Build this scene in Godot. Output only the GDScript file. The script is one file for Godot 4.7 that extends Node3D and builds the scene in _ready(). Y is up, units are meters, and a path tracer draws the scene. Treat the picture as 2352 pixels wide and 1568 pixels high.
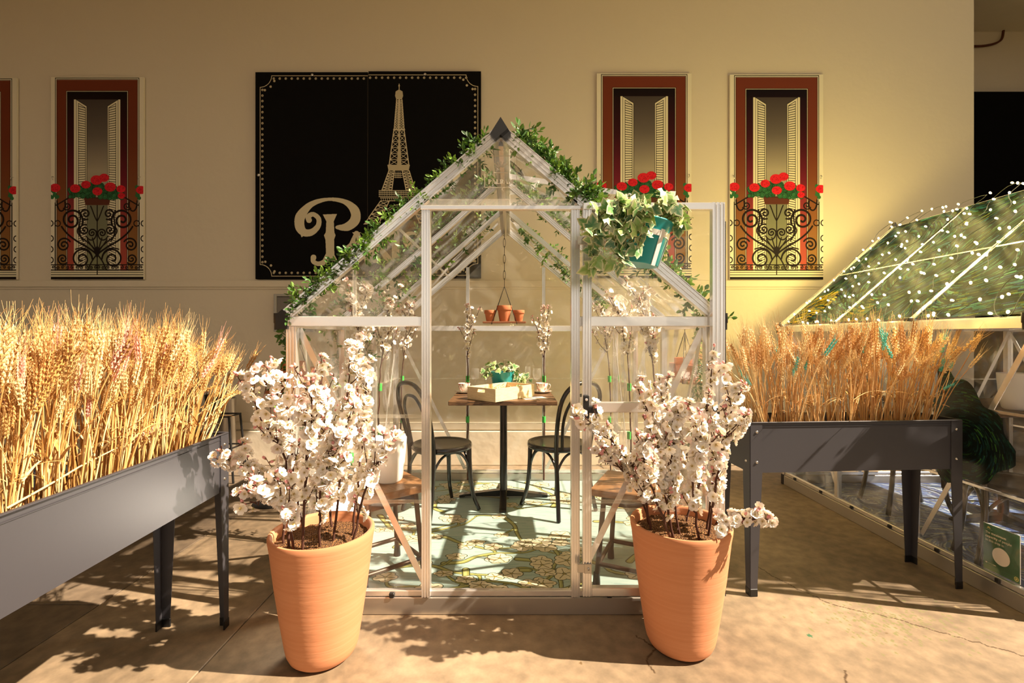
extends Node3D
# A glazed greenhouse set up as a tea room inside a warm hall, with wheat planters, blossom pots and fairy lights.

const F := 1085.0   # focal length in pixels of the 2352 x 1568 frame
var rng := RandomNumberGenerator.new()
var M := {}

func _ready() -> void:
	rng.seed = 20
	# camera
	var cam := Camera3D.new()
	cam.name = "camera"
	add_child(cam)
	cam.position = Vector3(0, 1.2, 0)
	cam.set_frustum(0.05 * 1568.0 / F, Vector2(2.0, -11.0) / F * 0.05, 0.05, 80.0)
	cam.current = true
	# sky
	var env := Environment.new()
	var sky := Sky.new()
	var ps := ProceduralSkyMaterial.new()
	ps.sky_top_color = Color("50565e"); ps.sky_horizon_color = Color("fbf3e6"); ps.sky_curve = 0.25
	ps.ground_bottom_color = Color("8a7a64"); ps.ground_horizon_color = Color("cdb894")
	sky.sky_material = ps
	env.background_mode = Environment.BG_SKY
	env.sky = sky
	env.background_energy_multiplier = 1.5
	env.tonemap_mode = Environment.TONE_MAPPER_LINEAR
	env.tonemap_exposure = 1.0
	env.sdfgi_enabled = true; env.ssao_enabled = true; env.ssil_enabled = true
	var we := WorldEnvironment.new()
	we.name = "world"
	we.environment = env
	add_child(we)
	# low warm sun from the right, in through the skylight
	var sun := DirectionalLight3D.new()
	sun.name = "sun"
	sun.light_color = Color("ffead0")
	sun.light_energy = 4.7
	sun.light_angular_distance = 0.6
	sun.shadow_enabled = true
	sun.sky_mode = DirectionalLight3D.SKY_MODE_LIGHT_ONLY
	add_child(sun)
	sun.basis = Basis.looking_at(Vector3(-0.69, -0.707, -0.16))
	# unseen ceiling lamps added over the near part of the hall for warm fill
	for k in 3:
		ceiling_lamp(Vector3([-3.2, 0.6, 4.4][k], 5.2, [0.2, 2.8, 2.6][k]))
	make_materials()
	build_hall()
	var gh = Vector3(-0.045, 0, -2.055)
	greenhouse("clear glazed greenhouse with its door folded open and leaf garlands on the roof", gh, true, false)
	var g2 = Vector3(3.145, 0, -2.0)
	greenhouse("greenhouse with dark painted roof panes under strings of fairy lights", g2, false, true)
	wall_art()
	make_flowers(); make_stalks(); make_leaves()
	front_pots()
	planters()
	inside_house(gh)
	greenery(gh)
	painted_house(g2)
	background()

func ceiling_lamp(p: Vector3) -> void:
	var o := thing("ceiling_lamp", ["added unseen ceiling fill lamp over the wheat side of the hall", "added unseen ceiling fill lamp behind the viewer's head", "added unseen ceiling fill lamp over the painted greenhouse side"][0 if p.x < -1 else (1 if p.x < 2 else 2)], "lamp", p)
	var m := MB.new()
	m.box(Vector3(0, -0.05, 0), Vector3(1.6, 0.1, 0.5), 0.01)
	part(o, "housing", m, mt("d8d4c8", 0.5))
	m = MB.new()
	m.box(Vector3(0, -0.106, 0), Vector3(1.5, 0.008, 0.42))
	part(o, "diffuser", m, mt("fff0d8", 0.5, 0.0, {"emission_enabled": true, "emission": Color("ffe2b0"), "emission_energy_multiplier": 1.5}))
	var l := AreaLight3D.new()
	l.name = "lamp_light"
	l.light_color = Color("ffecd2")
	l.light_energy = 2.2
	l.area_size = Vector2(1.5, 0.42)
	l.shadow_enabled = true
	l.set("area_range", 25.0)
	o.add_child(l)
	l.position = Vector3(0, -0.13, 0)
	l.rotation.x = -PI / 2

func make_materials() -> void:
	var dn = noise_tex(0.02, [], 512, true, 3.0)
	M.wall = tri_mat(mt("dccfb8", 0.85, 0.0, {"normal_enabled": true, "normal_texture": noise_tex(0.012, [], 512, true, 5.0), "normal_scale": 0.35}), Vector3(0.7, 0.7, 0.7))
	M.wall.normal_scale = 0.2
	var cc = tex_concrete()
	M.concrete = mt(Color(0.93, 0.93, 0.93), 0.62, 0.0, {"albedo_texture": cc[0], "heightmap_enabled": true, "heightmap_texture": cc[1], "heightmap_scale": 0.12})
	M.concrete_darker = M.concrete.duplicate()
	M.concrete_darker.albedo_color = Color(0.76, 0.76, 0.78)  # same concrete tinted darker, for the slabs farthest left
	M.alu = mt("efece8", 0.25, 0.78)
	M.galv = mt("bdb7ad", 0.34, 0.8)
	M.steel = mt("c9c6c0", 0.25, 1.0)
	M.black = mt("141313", 0.45)
	M.pane = tri_mat(mt(Color(0.95, 0.92, 0.84, 0.05), 0.03, 0.0, {"transparency": BaseMaterial3D.TRANSPARENCY_ALPHA, "normal_enabled": true, "normal_texture": noise_tex(0.006, [], 512, true, 12.0, FastNoiseLite.TYPE_SIMPLEX_SMOOTH, 2), "normal_scale": 3.0, "cull_mode": BaseMaterial3D.CULL_DISABLED}), Vector3(0.9, 0.9, 0.9))
	M.joint = mt(Color(0.95, 0.92, 0.84, 0.16), 0.08, 0.0, {"transparency": BaseMaterial3D.TRANSPARENCY_ALPHA})
	M.emboss = mt("d8cbb0", 0.2, 0.3)
	M.stem_glass = mt(Color(0.95, 0.95, 0.95, 0.07), 0.03, 0.0, {"transparency": BaseMaterial3D.TRANSPARENCY_ALPHA})
	M.dark_panel = mt("0b0a09", 0.9, 0.0, {"metallic_specular": 0.2})
	M.rust = mt("5a2a14", 0.7)
	M.soil = tri_mat(mt("3a2616", 0.95, 0.0, {"heightmap_enabled": true, "heightmap_texture": cc[1], "heightmap_scale": 1.0}), Vector3(5, 5, 5))
	M.potting = tri_mat(mt(Color.WHITE, 0.95, 0.0, {"albedo_texture": noise_tex(0.09, [[0.0, "1c0f07"], [0.4, "52321a"], [0.58, "8e6032"], [1.0, "cfa264"]], 512), "heightmap_enabled": true, "heightmap_texture": cc[1], "heightmap_scale": 1.6}), Vector3(4, 4, 4))
	M.terra = mt(Color.WHITE, 0.8, 0.0, {"albedo_texture": noise_tex(0.012, [[0.0, "c5835a"], [0.5, "c9885f"], [1.0, "cd8d65"]], 512), "uv1_scale": Vector3(1.0, 6.0, 1), "normal_enabled": true, "normal_texture": noise_tex(0.02, [], 512, true, 6.0), "normal_scale": 0.16})
	M.terra.uv1_scale = Vector3(0.35, 9.0, 1)
	M.clay = mt("c2744c", 0.85)
	M.bark = mt("4a2a1c", 0.8)
	M.twig = mt("5a4a26", 0.8)
	M.petal = mt(Color.WHITE, 0.6, 0.0, {"vertex_color_use_as_albedo": true, "backlight_enabled": true, "backlight": Color(0.55, 0.5, 0.44), "cull_mode": BaseMaterial3D.CULL_DISABLED})
	M.straw = [mt("d9ad6c", 0.6), mt("e6c88f", 0.5), mt("bd8a4a", 0.65)]
	M.copper = [mt("d6aa6e", 0.6), mt("e6c690", 0.5), mt("c08f58", 0.65)]
	for s in M.copper: s.cull_mode = BaseMaterial3D.CULL_DISABLED
	for s in M.straw:
		s.cull_mode = BaseMaterial3D.CULL_DISABLED
	M.blue_ear = mt("58bdb4", 0.6); M.pink_ear = mt("e0a090", 0.6)
	M.leaf = [mt("3f6a26", 0.45), mt("6f9438", 0.45), mt("27481c", 0.45)]
	for s in M.leaf: s.cull_mode = BaseMaterial3D.CULL_DISABLED; s.backlight_enabled = true; s.backlight = Color(0.25, 0.32, 0.08)
	M.ivy = mt(Color.WHITE, 0.42, 0.0, {"vertex_color_use_as_albedo": true, "cull_mode": BaseMaterial3D.CULL_DISABLED, "backlight_enabled": true, "backlight": Color(0.3, 0.32, 0.14)})
	M.graphite = tri_mat(mt("3d3c41", 0.5, 0.1, {"normal_enabled": true, "normal_texture": dn, "normal_scale": 0.05}), Vector3(4, 4, 4), false)
	M.ebony = mt("120d0b", 0.26, 0.0, {"clearcoat_enabled": true, "clearcoat": 0.6, "clearcoat_roughness": 0.15})
	M.gunmetal = mt("4a3d34", 0.4, 0.7)
	var wood = func(a, b, c): return noise_tex(0.012, [[0.0, a], [0.45, b], [0.55, c], [1.0, a]], 512, false, 4.0, FastNoiseLite.TYPE_SIMPLEX_SMOOTH, 5)
	M.oak = mt(Color.WHITE, 0.38, 0.0, {"albedo_texture": wood.call("7d5836", "98704a", "86603e"), "uv1_scale": Vector3(1.2, 9.0, 1)})
	M.tabletop = mt(Color.WHITE, 0.45, 0.0, {"albedo_texture": wood.call("5a3f28", "7a5a3c", "4a3422"), "uv1_scale": Vector3(1.0, 9.0, 1)})
	M.plank = mt("8a5636", 0.7)
	M.pine = mt(Color.WHITE, 0.55, 0.0, {"albedo_texture": wood.call("dcc096", "e8d2a8", "dfc69c"), "uv1_scale": Vector3(1.5, 12.0, 1)})
	M.wire = mt("3a2e20", 0.4, 0.6)
	M.white_plastic = mt("ece8e2", 0.3)
	M.white_paper = mt("f4efe6", 0.7)
	M.teal = mt("2fa0a6", 0.3, 0.1)
	M.china = mt(Color.WHITE, 0.2, 0.0, {"albedo_texture": tex_china(), "uv1_scale": Vector3(2, 6, 1), "clearcoat_enabled": true, "clearcoat": 0.5})
	M.tape = mt("3fb04a", 0.5)
	M.foam = mt("ddd2bb", 0.8)
	M.poster = mt(Color.WHITE, 0.55, 0.0, {"albedo_texture": tex_poster(), "metallic_specular": 0.25})
	M.board = mt(Color.WHITE, 0.8, 0.0, {"albedo_texture": tex_board(), "metallic_specular": 0.25})
	M.mat_floral = mt(Color(0.86, 0.86, 0.86), 0.5, 0.0, {"albedo_texture": tex_blossom_mat()})
	var V = func(x, y, s, r): return [Vector2(x, y), s, r]
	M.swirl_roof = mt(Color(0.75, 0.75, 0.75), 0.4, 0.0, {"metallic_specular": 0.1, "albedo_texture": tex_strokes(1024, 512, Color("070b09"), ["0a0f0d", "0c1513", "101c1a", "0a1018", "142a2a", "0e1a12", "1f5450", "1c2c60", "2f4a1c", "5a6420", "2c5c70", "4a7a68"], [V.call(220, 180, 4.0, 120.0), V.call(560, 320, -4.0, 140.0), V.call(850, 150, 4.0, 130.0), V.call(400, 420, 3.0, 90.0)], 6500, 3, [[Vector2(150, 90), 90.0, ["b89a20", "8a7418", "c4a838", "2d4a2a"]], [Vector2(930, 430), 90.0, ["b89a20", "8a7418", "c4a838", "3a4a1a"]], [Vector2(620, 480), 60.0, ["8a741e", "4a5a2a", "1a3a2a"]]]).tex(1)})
	M.swirl_floor = mt(Color.WHITE, 0.35, 0.0, {"albedo_texture": tex_strokes(768, 768, Color("3c4f78"), ["2c3c6c", "6f86b4", "a9bccb", "d6dccf", "44588c", "8a8f5a", "25305a", "5f7ea4"], [V.call(180, 520, 5.0, 110.0), V.call(460, 300, -5.0, 130.0), V.call(640, 600, 4.0, 100.0), V.call(150, 170, 4.0, 100.0)], 7000, 6).tex(1)})
	var dc = tex_strokes(384, 512, Color("0a1210"), ["0c1a16", "12302a", "1d4a3c", "0a1414", "3a6a2a", "143a44", "0e1c1a", "0b1512"], [V.call(190, 300, 7.0, 200.0)], 2600, 9)
	for y in 512:
		for x in 384:
			var a = atan2(y - 290.0, x - 190.0)
			var rad = 168.0 + 22.0 * sin(a * 3.0 + 1.0) + 14.0 * sin(a * 7.0)
			var q = Vector2(x - 190.0, (y - 290.0) * 0.84)
			var tail = absf(x - 120.0 - (y - 100.0) * 0.35) < 52.0 - (100 - y) * 0.3 and y < 180 and y > 12
			if q.length() > rad and not tail: dc.im.set_pixel(x, y, Color(0, 0, 0, 0))
	M.decal = mt(Color.WHITE, 0.3, 0.0, {"albedo_texture": dc.tex(1), "transparency": BaseMaterial3D.TRANSPARENCY_ALPHA_SCISSOR, "alpha_scissor_threshold": 0.5, "cull_mode": BaseMaterial3D.CULL_DISABLED})
	M.sign = mt(Color.WHITE, 0.5, 0.0, {"albedo_texture": tex_sign()})
	M.ink = mt("ece4c8", 0.6)
	M.bulb = mt("fff4d0", 0.4, 0.0, {"emission_enabled": true, "emission": Color("ffe9a0"), "emission_energy_multiplier": 14.0})
	M.cable = mt("10140c", 0.8)
	M.grey_frame = mt("a8a49c", 0.5); M.grey_panel = mt("77706a", 0.6)

func wall_art() -> void:
	poster("balcony window poster alone between the wall board and the one cut by the frame", -4.29, -3.425, 1.732, 3.622, M.poster)
	poster("balcony window poster cut off by the picture's edge, beside another balcony poster", -5.48, -4.61, 1.732, 3.615, M.poster)
	poster("balcony window poster partly behind the open greenhouse door and ivy bucket", 0.797, 1.683, 1.742, 3.655, M.poster)
	poster("balcony window poster nearest the fairy-lit roof, fully visible to its base", 2.037, 2.91, 1.73, 3.645, M.poster)
	var o := thing("wall_board", "large black wall board with a white lattice tower and the word Paris", "sign", Vector3(-1.33, 1.735, -4.43))
	var w := 2.1; var h := 1.935
	var m := MB.new()
	m.box(Vector3(-w / 4, h / 2 - 0.004, 0.017), Vector3(w / 2 - 0.003, h - 0.01, 0.03), 0.003)
	part(o, "panel", m, M.dark_panel)
	m = MB.new()
	m.box(Vector3(w / 4, h / 2 + 0.004, 0.017), Vector3(w / 2 - 0.003, h - 0.01, 0.03), 0.003)
	part(o, "panel", m, M.dark_panel)
	for s in [[-1.0, 0.0, -0.004], [1.0, 0.5, 0.004]]:
		m = MB.new()
		var xa = -w / 2 if s[0] < 0 else 0.0015
		m.quad(Vector3(xa, s[2] + 0.005, 0.0335), Vector3(xa + w / 2 - 0.0015, s[2] + 0.005, 0.0335), Vector3(xa + w / 2 - 0.0015, h + s[2] - 0.005, 0.0335), Vector3(xa, h + s[2] - 0.005, 0.0335), Vector3(0, 0, 1), Vector2(s[1], 1), Vector2(s[1] + 0.5, 1), Vector2(s[1] + 0.5, 0), Vector2(s[1], 0))
		part(o, "painted_face", m, M.board)
	for p in [[-0.52, h - 0.035], [-w / 2 + 0.03, h * 0.5], [0.53, h - 0.03]]:
		m = MB.new()
		m.lathe([Vector2(0, 0.008), Vector2(0.012, 0.006), Vector2(0.014, 0)], 12, Transform3D(Basis(Vector3.RIGHT, PI / 2), Vector3(p[0], p[1], 0.033)))
		part(o, "screw", m, M.steel)
	# grey framed box on the wall behind the greenhouse eave
	o = thing("wall_box", "grey metal box with a pale frame on the wall beside the greenhouse eave", "box", Vector3(-2.01, 1.26, -4.43))
	m = MB.new(); m.box(Vector3(0, 0.16, 0.03), Vector3(0.33, 0.30, 0.05), 0.004)
	part(o, "panel", m, M.grey_panel)
	m = MB.new()
	for s in [-1.0, 1.0]:
		m.box(Vector3(s * 0.172, 0.16, 0.035), Vector3(0.024, 0.35, 0.07), 0.004); m.box(Vector3(0, 0.16 + s * 0.164, 0.035), Vector3(0.32, 0.022, 0.07), 0.004)
	part(o, "frame", m, M.grey_frame)

func front_pots() -> void:
	tall_pot("tall terracotta pot of blossoms nearest the grey planter with the pink-tinged wheat", Vector3(-0.712, 0, -1.785), 0.476)
	tall_pot("tall terracotta pot of blossoms standing in front of the folded greenhouse door", Vector3(0.658, 0, -1.84), 0.484)
	var soil := 0.425
	# each stem: soil point (x, z), then the measured course of the branch
	var A = [
		[[-0.835, -1.74], [[640, 1120, 1.72], [570, 1075, 1.68], [497, 1052, 1.64]], 50, "lowest blossom branch of the pot by the grey planter, reaching out over its corner"],
		[[-0.80, -1.70], [[655, 1060, 1.68], [600, 960, 1.66], [566, 865, 1.64]], 44, "thin blossom branch rising closest to the wheat ears, few flowers at its tip"],
		[[-0.785, -1.80], [[668, 1040, 1.78], [640, 930, 1.76], [626, 824, 1.74]], 44, "blossom branch with a single pink bloom at its tip, just outside the glazed corner"],
		[[-0.735, -1.66], [[705, 1060, 1.62], [716, 960, 1.60], [712, 872, 1.60]], 62, "blossom branch in the thick of the pot by the planter, leaning toward the viewer"],
		[[-0.70, -1.86], [[750, 1050, 1.88], [742, 930, 1.90], [738, 822, 1.92]], 56, "upright blossom branch at the back of the pot, in front of the corner brace"],
		[[-0.66, -1.74], [[785, 1060, 1.74], [796, 930, 1.74], [806, 796, 1.76]], 70, "tallest and fullest blossom branch of the pot by the planter"],
		[[-0.61, -1.80], [[826, 1080, 1.80], [838, 960, 1.82], [842, 858, 1.84]], 56, "blossom branch rising straight in front of the white plastic pot"],
		[[-0.59, -1.74], [[840, 1120, 1.73], [868, 1060, 1.72], [906, 1008, 1.72]], 34, "short blossom branch arching across the white plastic pot to its rim"],
		[[-0.77, -1.68], [[660, 1165, 1.62], [620, 1140, 1.60], [560, 1128, 1.58]], 40, "low drooping blossom branch at the pot rim beside the planter leg"],
		[[-0.69, -1.70], [[735, 1130, 1.62], [752, 1060, 1.58], [770, 985, 1.56]], 62, "short dense blossom branch in the middle of the pot by the planter"],
	]
	for e in A:
		var pts = [Vector3(e[0][0], soil - 0.02, e[0][1])]
		for q in e[1]: pts.append(at(q[0], q[1], q[2]))
		blossom_branch(pts, 0.005, 0.2, e[2], e[3], "", e[4] if e.size() > 4 else 0.12, 9)
	var B = [
		[[0.545, -1.83], [[1470, 1100, 1.83], [1400, 1010, 1.80], [1312, 930, 1.76]], 46, "long blossom branch stretching across the door latch to the open doorway"],
		[[0.56, -1.88], [[1462, 1110, 1.84], [1420, 1070, 1.82], [1385, 1030, 1.80]], 34, "short blossom branch low over the wooden stool beside the doorway"],
		[[0.61, -1.76], [[1518, 1080, 1.74], [1500, 980, 1.72], [1462, 892, 1.70]], 60, "blossom branch with pink buds left of the door's middle, in front of the latch rail"],
		[[0.625, -1.86], [[1530, 1070, 1.88], [1528, 960, 1.90], [1514, 870, 1.92]], 62, "dense blossom branch just before the greenhouse's middle glazing joint"],
		[[0.64, -1.78], [[1540, 1090, 1.74], [1552, 1000, 1.72], [1560, 930, 1.70]], 60, "blossom branch in the centre of the pot before the door"],
		[[0.70, -1.90], [[1600, 1080, 1.94], [1622, 960, 1.95], [1640, 796, 1.97]], 62, "tallest blossom branch, its tip in front of the door's outer stile"],
		[[0.74, -1.78], [[1650, 1080, 1.78], [1672, 970, 1.78], [1706, 878, 1.78]], 56, "blossom branch leaning outward to the planter with the blue-tinged wheat"],
		[[0.755, -1.83], [[1640, 1090, 1.84], [1655, 1000, 1.86], [1668, 920, 1.87]], 56, "bushy blossom branch next to the dark planter's front corner"],
		[[0.765, -1.72], [[1660, 1195, 1.70], [1710, 1192, 1.68], [1764, 1190, 1.66]], 34, "low blossom branch lying out over the pot rim in front of the planter leg", 0.045],
		[[0.60, -1.72], [[1500, 1130, 1.66], [1480, 1060, 1.64], [1476, 1010, 1.62]], 50, "short blossom branch nearest the viewer in the pot before the door"],
		[[0.69, -1.72], [[1590, 1110, 1.68], [1604, 1040, 1.66], [1610, 960, 1.66]], 46, "blossom branch with wide gaps, between the pot's centre and its outer rim"],
	]
	for e in B:
		var pts = [Vector3(e[0][0], soil, e[0][1])]
		for q in e[1]: pts.append(at(q[0], q[1], q[2]))
		blossom_branch(pts, 0.005, 0.2, e[2], e[3], "", e[4] if e.size() > 4 else 0.12, 9)

func planters() -> void:
	var l = planter("pale-lit grey raised planter of pink-tinged wheat, seen end-on along its side", Vector3(-1.287, 0, -1.435), deg_to_rad(92.5))
	var r = planter("dark grey raised planter of blue-tinged wheat before the fairy-lit greenhouse", Vector3(1.618, 0, -2.35), deg_to_rad(3.8))
	plant_wheat(l.transform * Transform3D(Basis(), Vector3(0, 0.742, 0)), 0.97, 0.20, 170, 400, 0.80, "golden dried wheat stalk standing in the pale-lit grey planter", "wheat stalks of the sunlit planter", "mass of dried wheat filling the pale-lit planter", M.pink_ear, "pink-dyed wheat stalk among the golden ones of the pale-lit planter", "pink-dyed wheat stalks", 16, 9, Vector2(0.6, 2.5), M.straw)
	plant_wheat(r.transform * Transform3D(Basis(), Vector3(0, 0.742, 0)), 0.95, 0.19, 130, 230, 0.84, "copper-toned dried wheat stalk standing in the dark planter before the fairy lights", "wheat stalks of the dark planter", "mass of dried wheat filling the dark planter", M.blue_ear, "blue-dyed wheat stalk among the copper ones of the dark planter", "blue-dyed wheat stalks", 14, 7, Vector2(0.9, 1.0), M.copper)

	# one pink-tinged stalk has fallen along the rim
	var o := thing("wheat_stalk", "fallen wheat stalk with a pink ear lying along the pale-lit planter's rim", "wheat")
	part(o, "stem", stalk_kinds[6][0], M.straw[1])
	part(o, "ear", stalk_kinds[6][1], M.pink_ear)
	o.transform = Transform3D(Basis(Quaternion(Vector3.UP, Vector3(-0.06, 0.075, -0.48).normalized())).scaled(Vector3.ONE * 0.95), Vector3(-1.165, 0.805, -1.09))

func inside_house(g: Vector3) -> void:
	var m := MB.new()
	var o := thing("floor_mat", "pale blue floor mat printed with cream blossoms and olive branches", "mat", Vector3(g.x, 0.0, g.z - 0.925))
	m.box(Vector3(0, 0.012, 0), Vector3(1.79, 0.012, 1.80), 0.002)
	for i in m.v.size(): m.t[i] = Vector2(m.v[i].x / 1.8 + 0.5, m.v[i].z / 1.8 + 0.5)
	part(o, "sheet", m, M.mat_floral)
	var fy := 0.0185
	var table = cafe_table("small cafe table with a dark wooden top set between two bentwood chairs", Vector3(-0.056, fy, -3.49), 0.735, 0.63)
	var ty = fy + 0.748
	bentwood_chair("black bentwood chair with its back to the glazed wall, near the white pot", Vector3(-0.47, fy, -3.22), atan2(0.75, -0.66))
	bentwood_chair("black bentwood chair partly hidden behind the doorway post and door", Vector3(0.315, fy, -3.265), atan2(-0.6, -0.8))
	wood_stool("wooden-topped metal stool carrying a white plastic pot", Vector3(-0.638, fy, -2.345), deg_to_rad(-51))
	wood_stool("empty wooden-topped metal stool behind the folded door", Vector3(0.605, fy, -2.33), deg_to_rad(-25))
	white_pot("white plastic pot standing on the wooden stool behind the blossoms", Vector3(-0.612, fy + 0.4615, -2.36))
	# on the table
	o = thing("wooden_tray", "open pine tray box with a hand slot, on the cafe table", "box", Vector3(-0.068, ty + 0.001, -3.357), 0.0)
	var ang = atan2(0.33, 0.28)
	o.rotation.y = ang
	var L := 0.42; var D := 0.265; var H := 0.088
	m = MB.new(); m.box(Vector3(0, 0.006, 0), Vector3(L - 0.02, 0.01, D - 0.02)); part(o, "bottom", m, M.pine)
	for s in [-1.0, 1.0]:
		m = MB.new(); m.box(Vector3(0, H / 2, s * (D / 2 - 0.005)), Vector3(L, H, 0.01), 0.001); part(o, "side", m, M.pine)
		m = MB.new()
		m.box(Vector3(s * (L / 2 - 0.005), H * 0.32, 0), Vector3(0.01, H * 0.64, D - 0.022), 0.001)
		m.box(Vector3(s * (L / 2 - 0.005), H * 0.93, 0), Vector3(0.01, H * 0.14, D - 0.022), 0.001)
		for q in [-1.0, 1.0]: m.box(Vector3(s * (L / 2 - 0.005), H * 0.75, q * (D / 4 + 0.012)), Vector3(0.01, H * 0.22, D / 2 - 0.045))
		part(o, "end", m, M.pine)
	m = MB.new()
	for k in 60:
		var p = Vector3(rng.randf_range(-0.18, 0.18), rng.randf_range(0.015, 0.07), rng.randf_range(-0.1, 0.1))
		m.tube(smooth_path([p, p + rvec() * 0.02, p + rvec() * 0.035], 3), 0.002, 4, false)
	var sh = part(o, "wood_wool", m, M.straw[1]); sh.set_meta("kind", "stuff")
	teacup("flowered china cup on the corner of the table by the chair back", "saucer under the flowered cup near the tray's hand slot", Vector3(-0.362, ty, -3.64), 0.3)
	teacup("flowered china cup beyond the white card, handle turned outward", "saucer under the flowered cup beside the white card", Vector3(0.238, ty, -3.66), -0.2)
	m = MB.new(); m.box(Vector3(0, 0.0012, 0), Vector3(0.17, 0.0024, 0.10), 0.0, Basis(Vector3.UP, 0.35))
	tag(part(self, "card", m, M.white_paper, Vector3(0.16, ty, -3.33)), "blank white paper card lying at the table's front edge", "paper")
	stemware("clear wine glass behind the cup by the chair back", Vector3(-0.285, ty, -3.73), false)
	stemware("clear flute glass beside the teal pot, on the tray's slotted side", Vector3(-0.20, ty, -3.70), true)
	stemware("clear flute glass between the teal pot and the far cup", Vector3(0.13, ty, -3.70), true)
	stemware("clear wine glass behind the cup beside the white card", Vector3(0.205, ty, -3.74), false)
	o = thing("potted_ivy", "variegated ivy in a small teal metal pot on the cafe table", "plant", Vector3(-0.068, ty, -3.66))
	m = MB.new()
	m.lathe([Vector2(0, 0.0), Vector2(0.066, 0.0), Vector2(0.070, 0.004), Vector2(0.088, 0.156), Vector2(0.091, 0.161), Vector2(0.088, 0.165), Vector2(0.084, 0.158), Vector2(0.07, 0.13), Vector2(0, 0.13)], 36)
	part(o, "pot", m, M.teal)
	ivy(o, Vector3(0, 0.15, -0.01), 0.10, [[Vector3(0.08, 0.14, 0.02), Vector3(0.14, 0.10, 0.03), Vector3(0.17, 0.02, 0.03)], [Vector3(-0.08, 0.16, 0.02), Vector3(-0.15, 0.13, 0.03)], [Vector3(0.1, 0.15, -0.02), Vector3(0.2, 0.09, 0.0)]], 40, 0.8)
	# hanging shelves with flower pots
	hanging_shelf("small hanging shelf with three clay pots on a chain under the ridge", Vector3(g.x - 0.008, 1.318, -3.70), 0.0, 2.03, 7, ["small clay pot on the chained shelf, on the balcony-board side", "larger clay pot in the middle of the chained shelf under the ridge", "small clay pot on the chained shelf, on the doorway-hinge side"])
	hanging_shelf("small hanging shelf with clay pots outside the glazed corner by the wheat", Vector3(-1.055, 0.955, -2.30), deg_to_rad(88), 1.25, 0, ["small clay pot nearest the viewer on the shelf outside the corner post", "larger clay pot on the shelf outside the glazed corner by the wheat", "small clay pot farthest back on the shelf outside the corner post"])
	for k in 1: hanging_shelf("small hanging shelf with clay pots beyond the glazing behind the folded door", Vector3(1.0, 0.955, -2.72), deg_to_rad(92), 1.25, 0, ["small clay pot nearest the viewer on the shelf beyond the folded door", "larger clay pot on the shelf beyond the folded door", "small clay pot farthest back on the shelf beyond the folded door"])
	# blossom branches taped to the frame
	var sets = [
		[Vector3(-0.355, 0.03, -3.86), "blossom branch taped to the rear upright on the teal pot's chair side", 40],
		[Vector3(0.268, 0.03, -3.86), "blossom branch taped to the rear upright beyond the white card", 44],
		[Vector3(-0.90, 0.03, -3.86), "blossom branch in the rear corner above the bentwood chair back", 40],
		[Vector3(0.815, 0.03, -3.86), "blossom branch in the rear corner seen through the folded door", 44],
		[Vector3(-0.91, 0.03, -3.24), "blossom branch with green tape on the side upright near the chair", 52],
		[Vector3(0.82, 0.03, -3.24), "blossom branch with green tape on the side upright behind the door", 52],
		[Vector3(-0.905, 0.03, -2.64), "sunlit blossom branch on the side upright, rising into the gable corner", 76],
		[Vector3(0.815, 0.03, -2.64), "sunlit blossom branch on the side upright behind the door's upper pane", 66],
	]
	for e in sets:
		var b = e[0]
		var inx = -signf(b.x) * 0.04 if absf(b.x) > 0.5 else 0.0
		var pts = [b, b + Vector3(0.0, 0.5, 0.006), b + Vector3(inx * 0.5, 0.95, 0.02), b + Vector3(inx * 1.6, 1.2, 0.04), b + Vector3(inx * 2.2, 1.42, 0.05)]
		var br = blossom_branch(pts, 0.0068, 0.60, e[2], e[1], "", 0.24, 8)
		for yy in [0.80, 0.47]:
			m = MB.new()
			m.lathe([Vector2(0.0, 0.0), Vector2(0.014, 0.0), Vector2(0.015, 0.05), Vector2(0, 0.05)], 6, Transform3D(Basis(), Vector3(inx * 0.3, yy, 0.006)))
			part(br, "tape", m, M.tape, Vector3.ZERO, "green tape")
	# glowing panel for an unidentified white patch low in the front glazing corner
	o = thing("flood_lamp", "small glowing white panel on a stand between the blossom stems and the stool", "lamp", Vector3(-0.785, fy, -2.16))
	m = MB.new(); m.box(Vector3(0, 0.445, -0.012), Vector3(0.14, 0.125, 0.04), 0.004); part(o, "housing", m, M.white_plastic)
	m = MB.new(); m.box(Vector3(0, 0.445, 0.0105), Vector3(0.138, 0.122, 0.006)); part(o, "lamp_face", m, mt("ffffff", 0.4, 0.0, {"emission_enabled": true, "emission": Color("fff6e8"), "emission_energy_multiplier": 9.0}))
	m = MB.new(); m.tube(PackedVector3Array([Vector3(0, 0.385, -0.012), Vector3(0, 0.012, -0.012)]), 0.009, 8); m.lathe([Vector2(0, 0.012), Vector2(0.06, 0.012), Vector2(0.062, 0.0), Vector2(0, 0)], 20, Transform3D(Basis(), Vector3(0, 0, -0.012))); part(o, "stand", m, M.white_plastic)
	var al := AreaLight3D.new()
	al.name = "lamp_light"; al.light_color = Color("fff2dc"); al.light_energy = 0.5; al.area_size = Vector2(0.12, 0.1); al.shadow_enabled = true
	o.add_child(al); al.position = Vector3(0, 0.445, 0.02); al.rotation.y = PI

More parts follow.
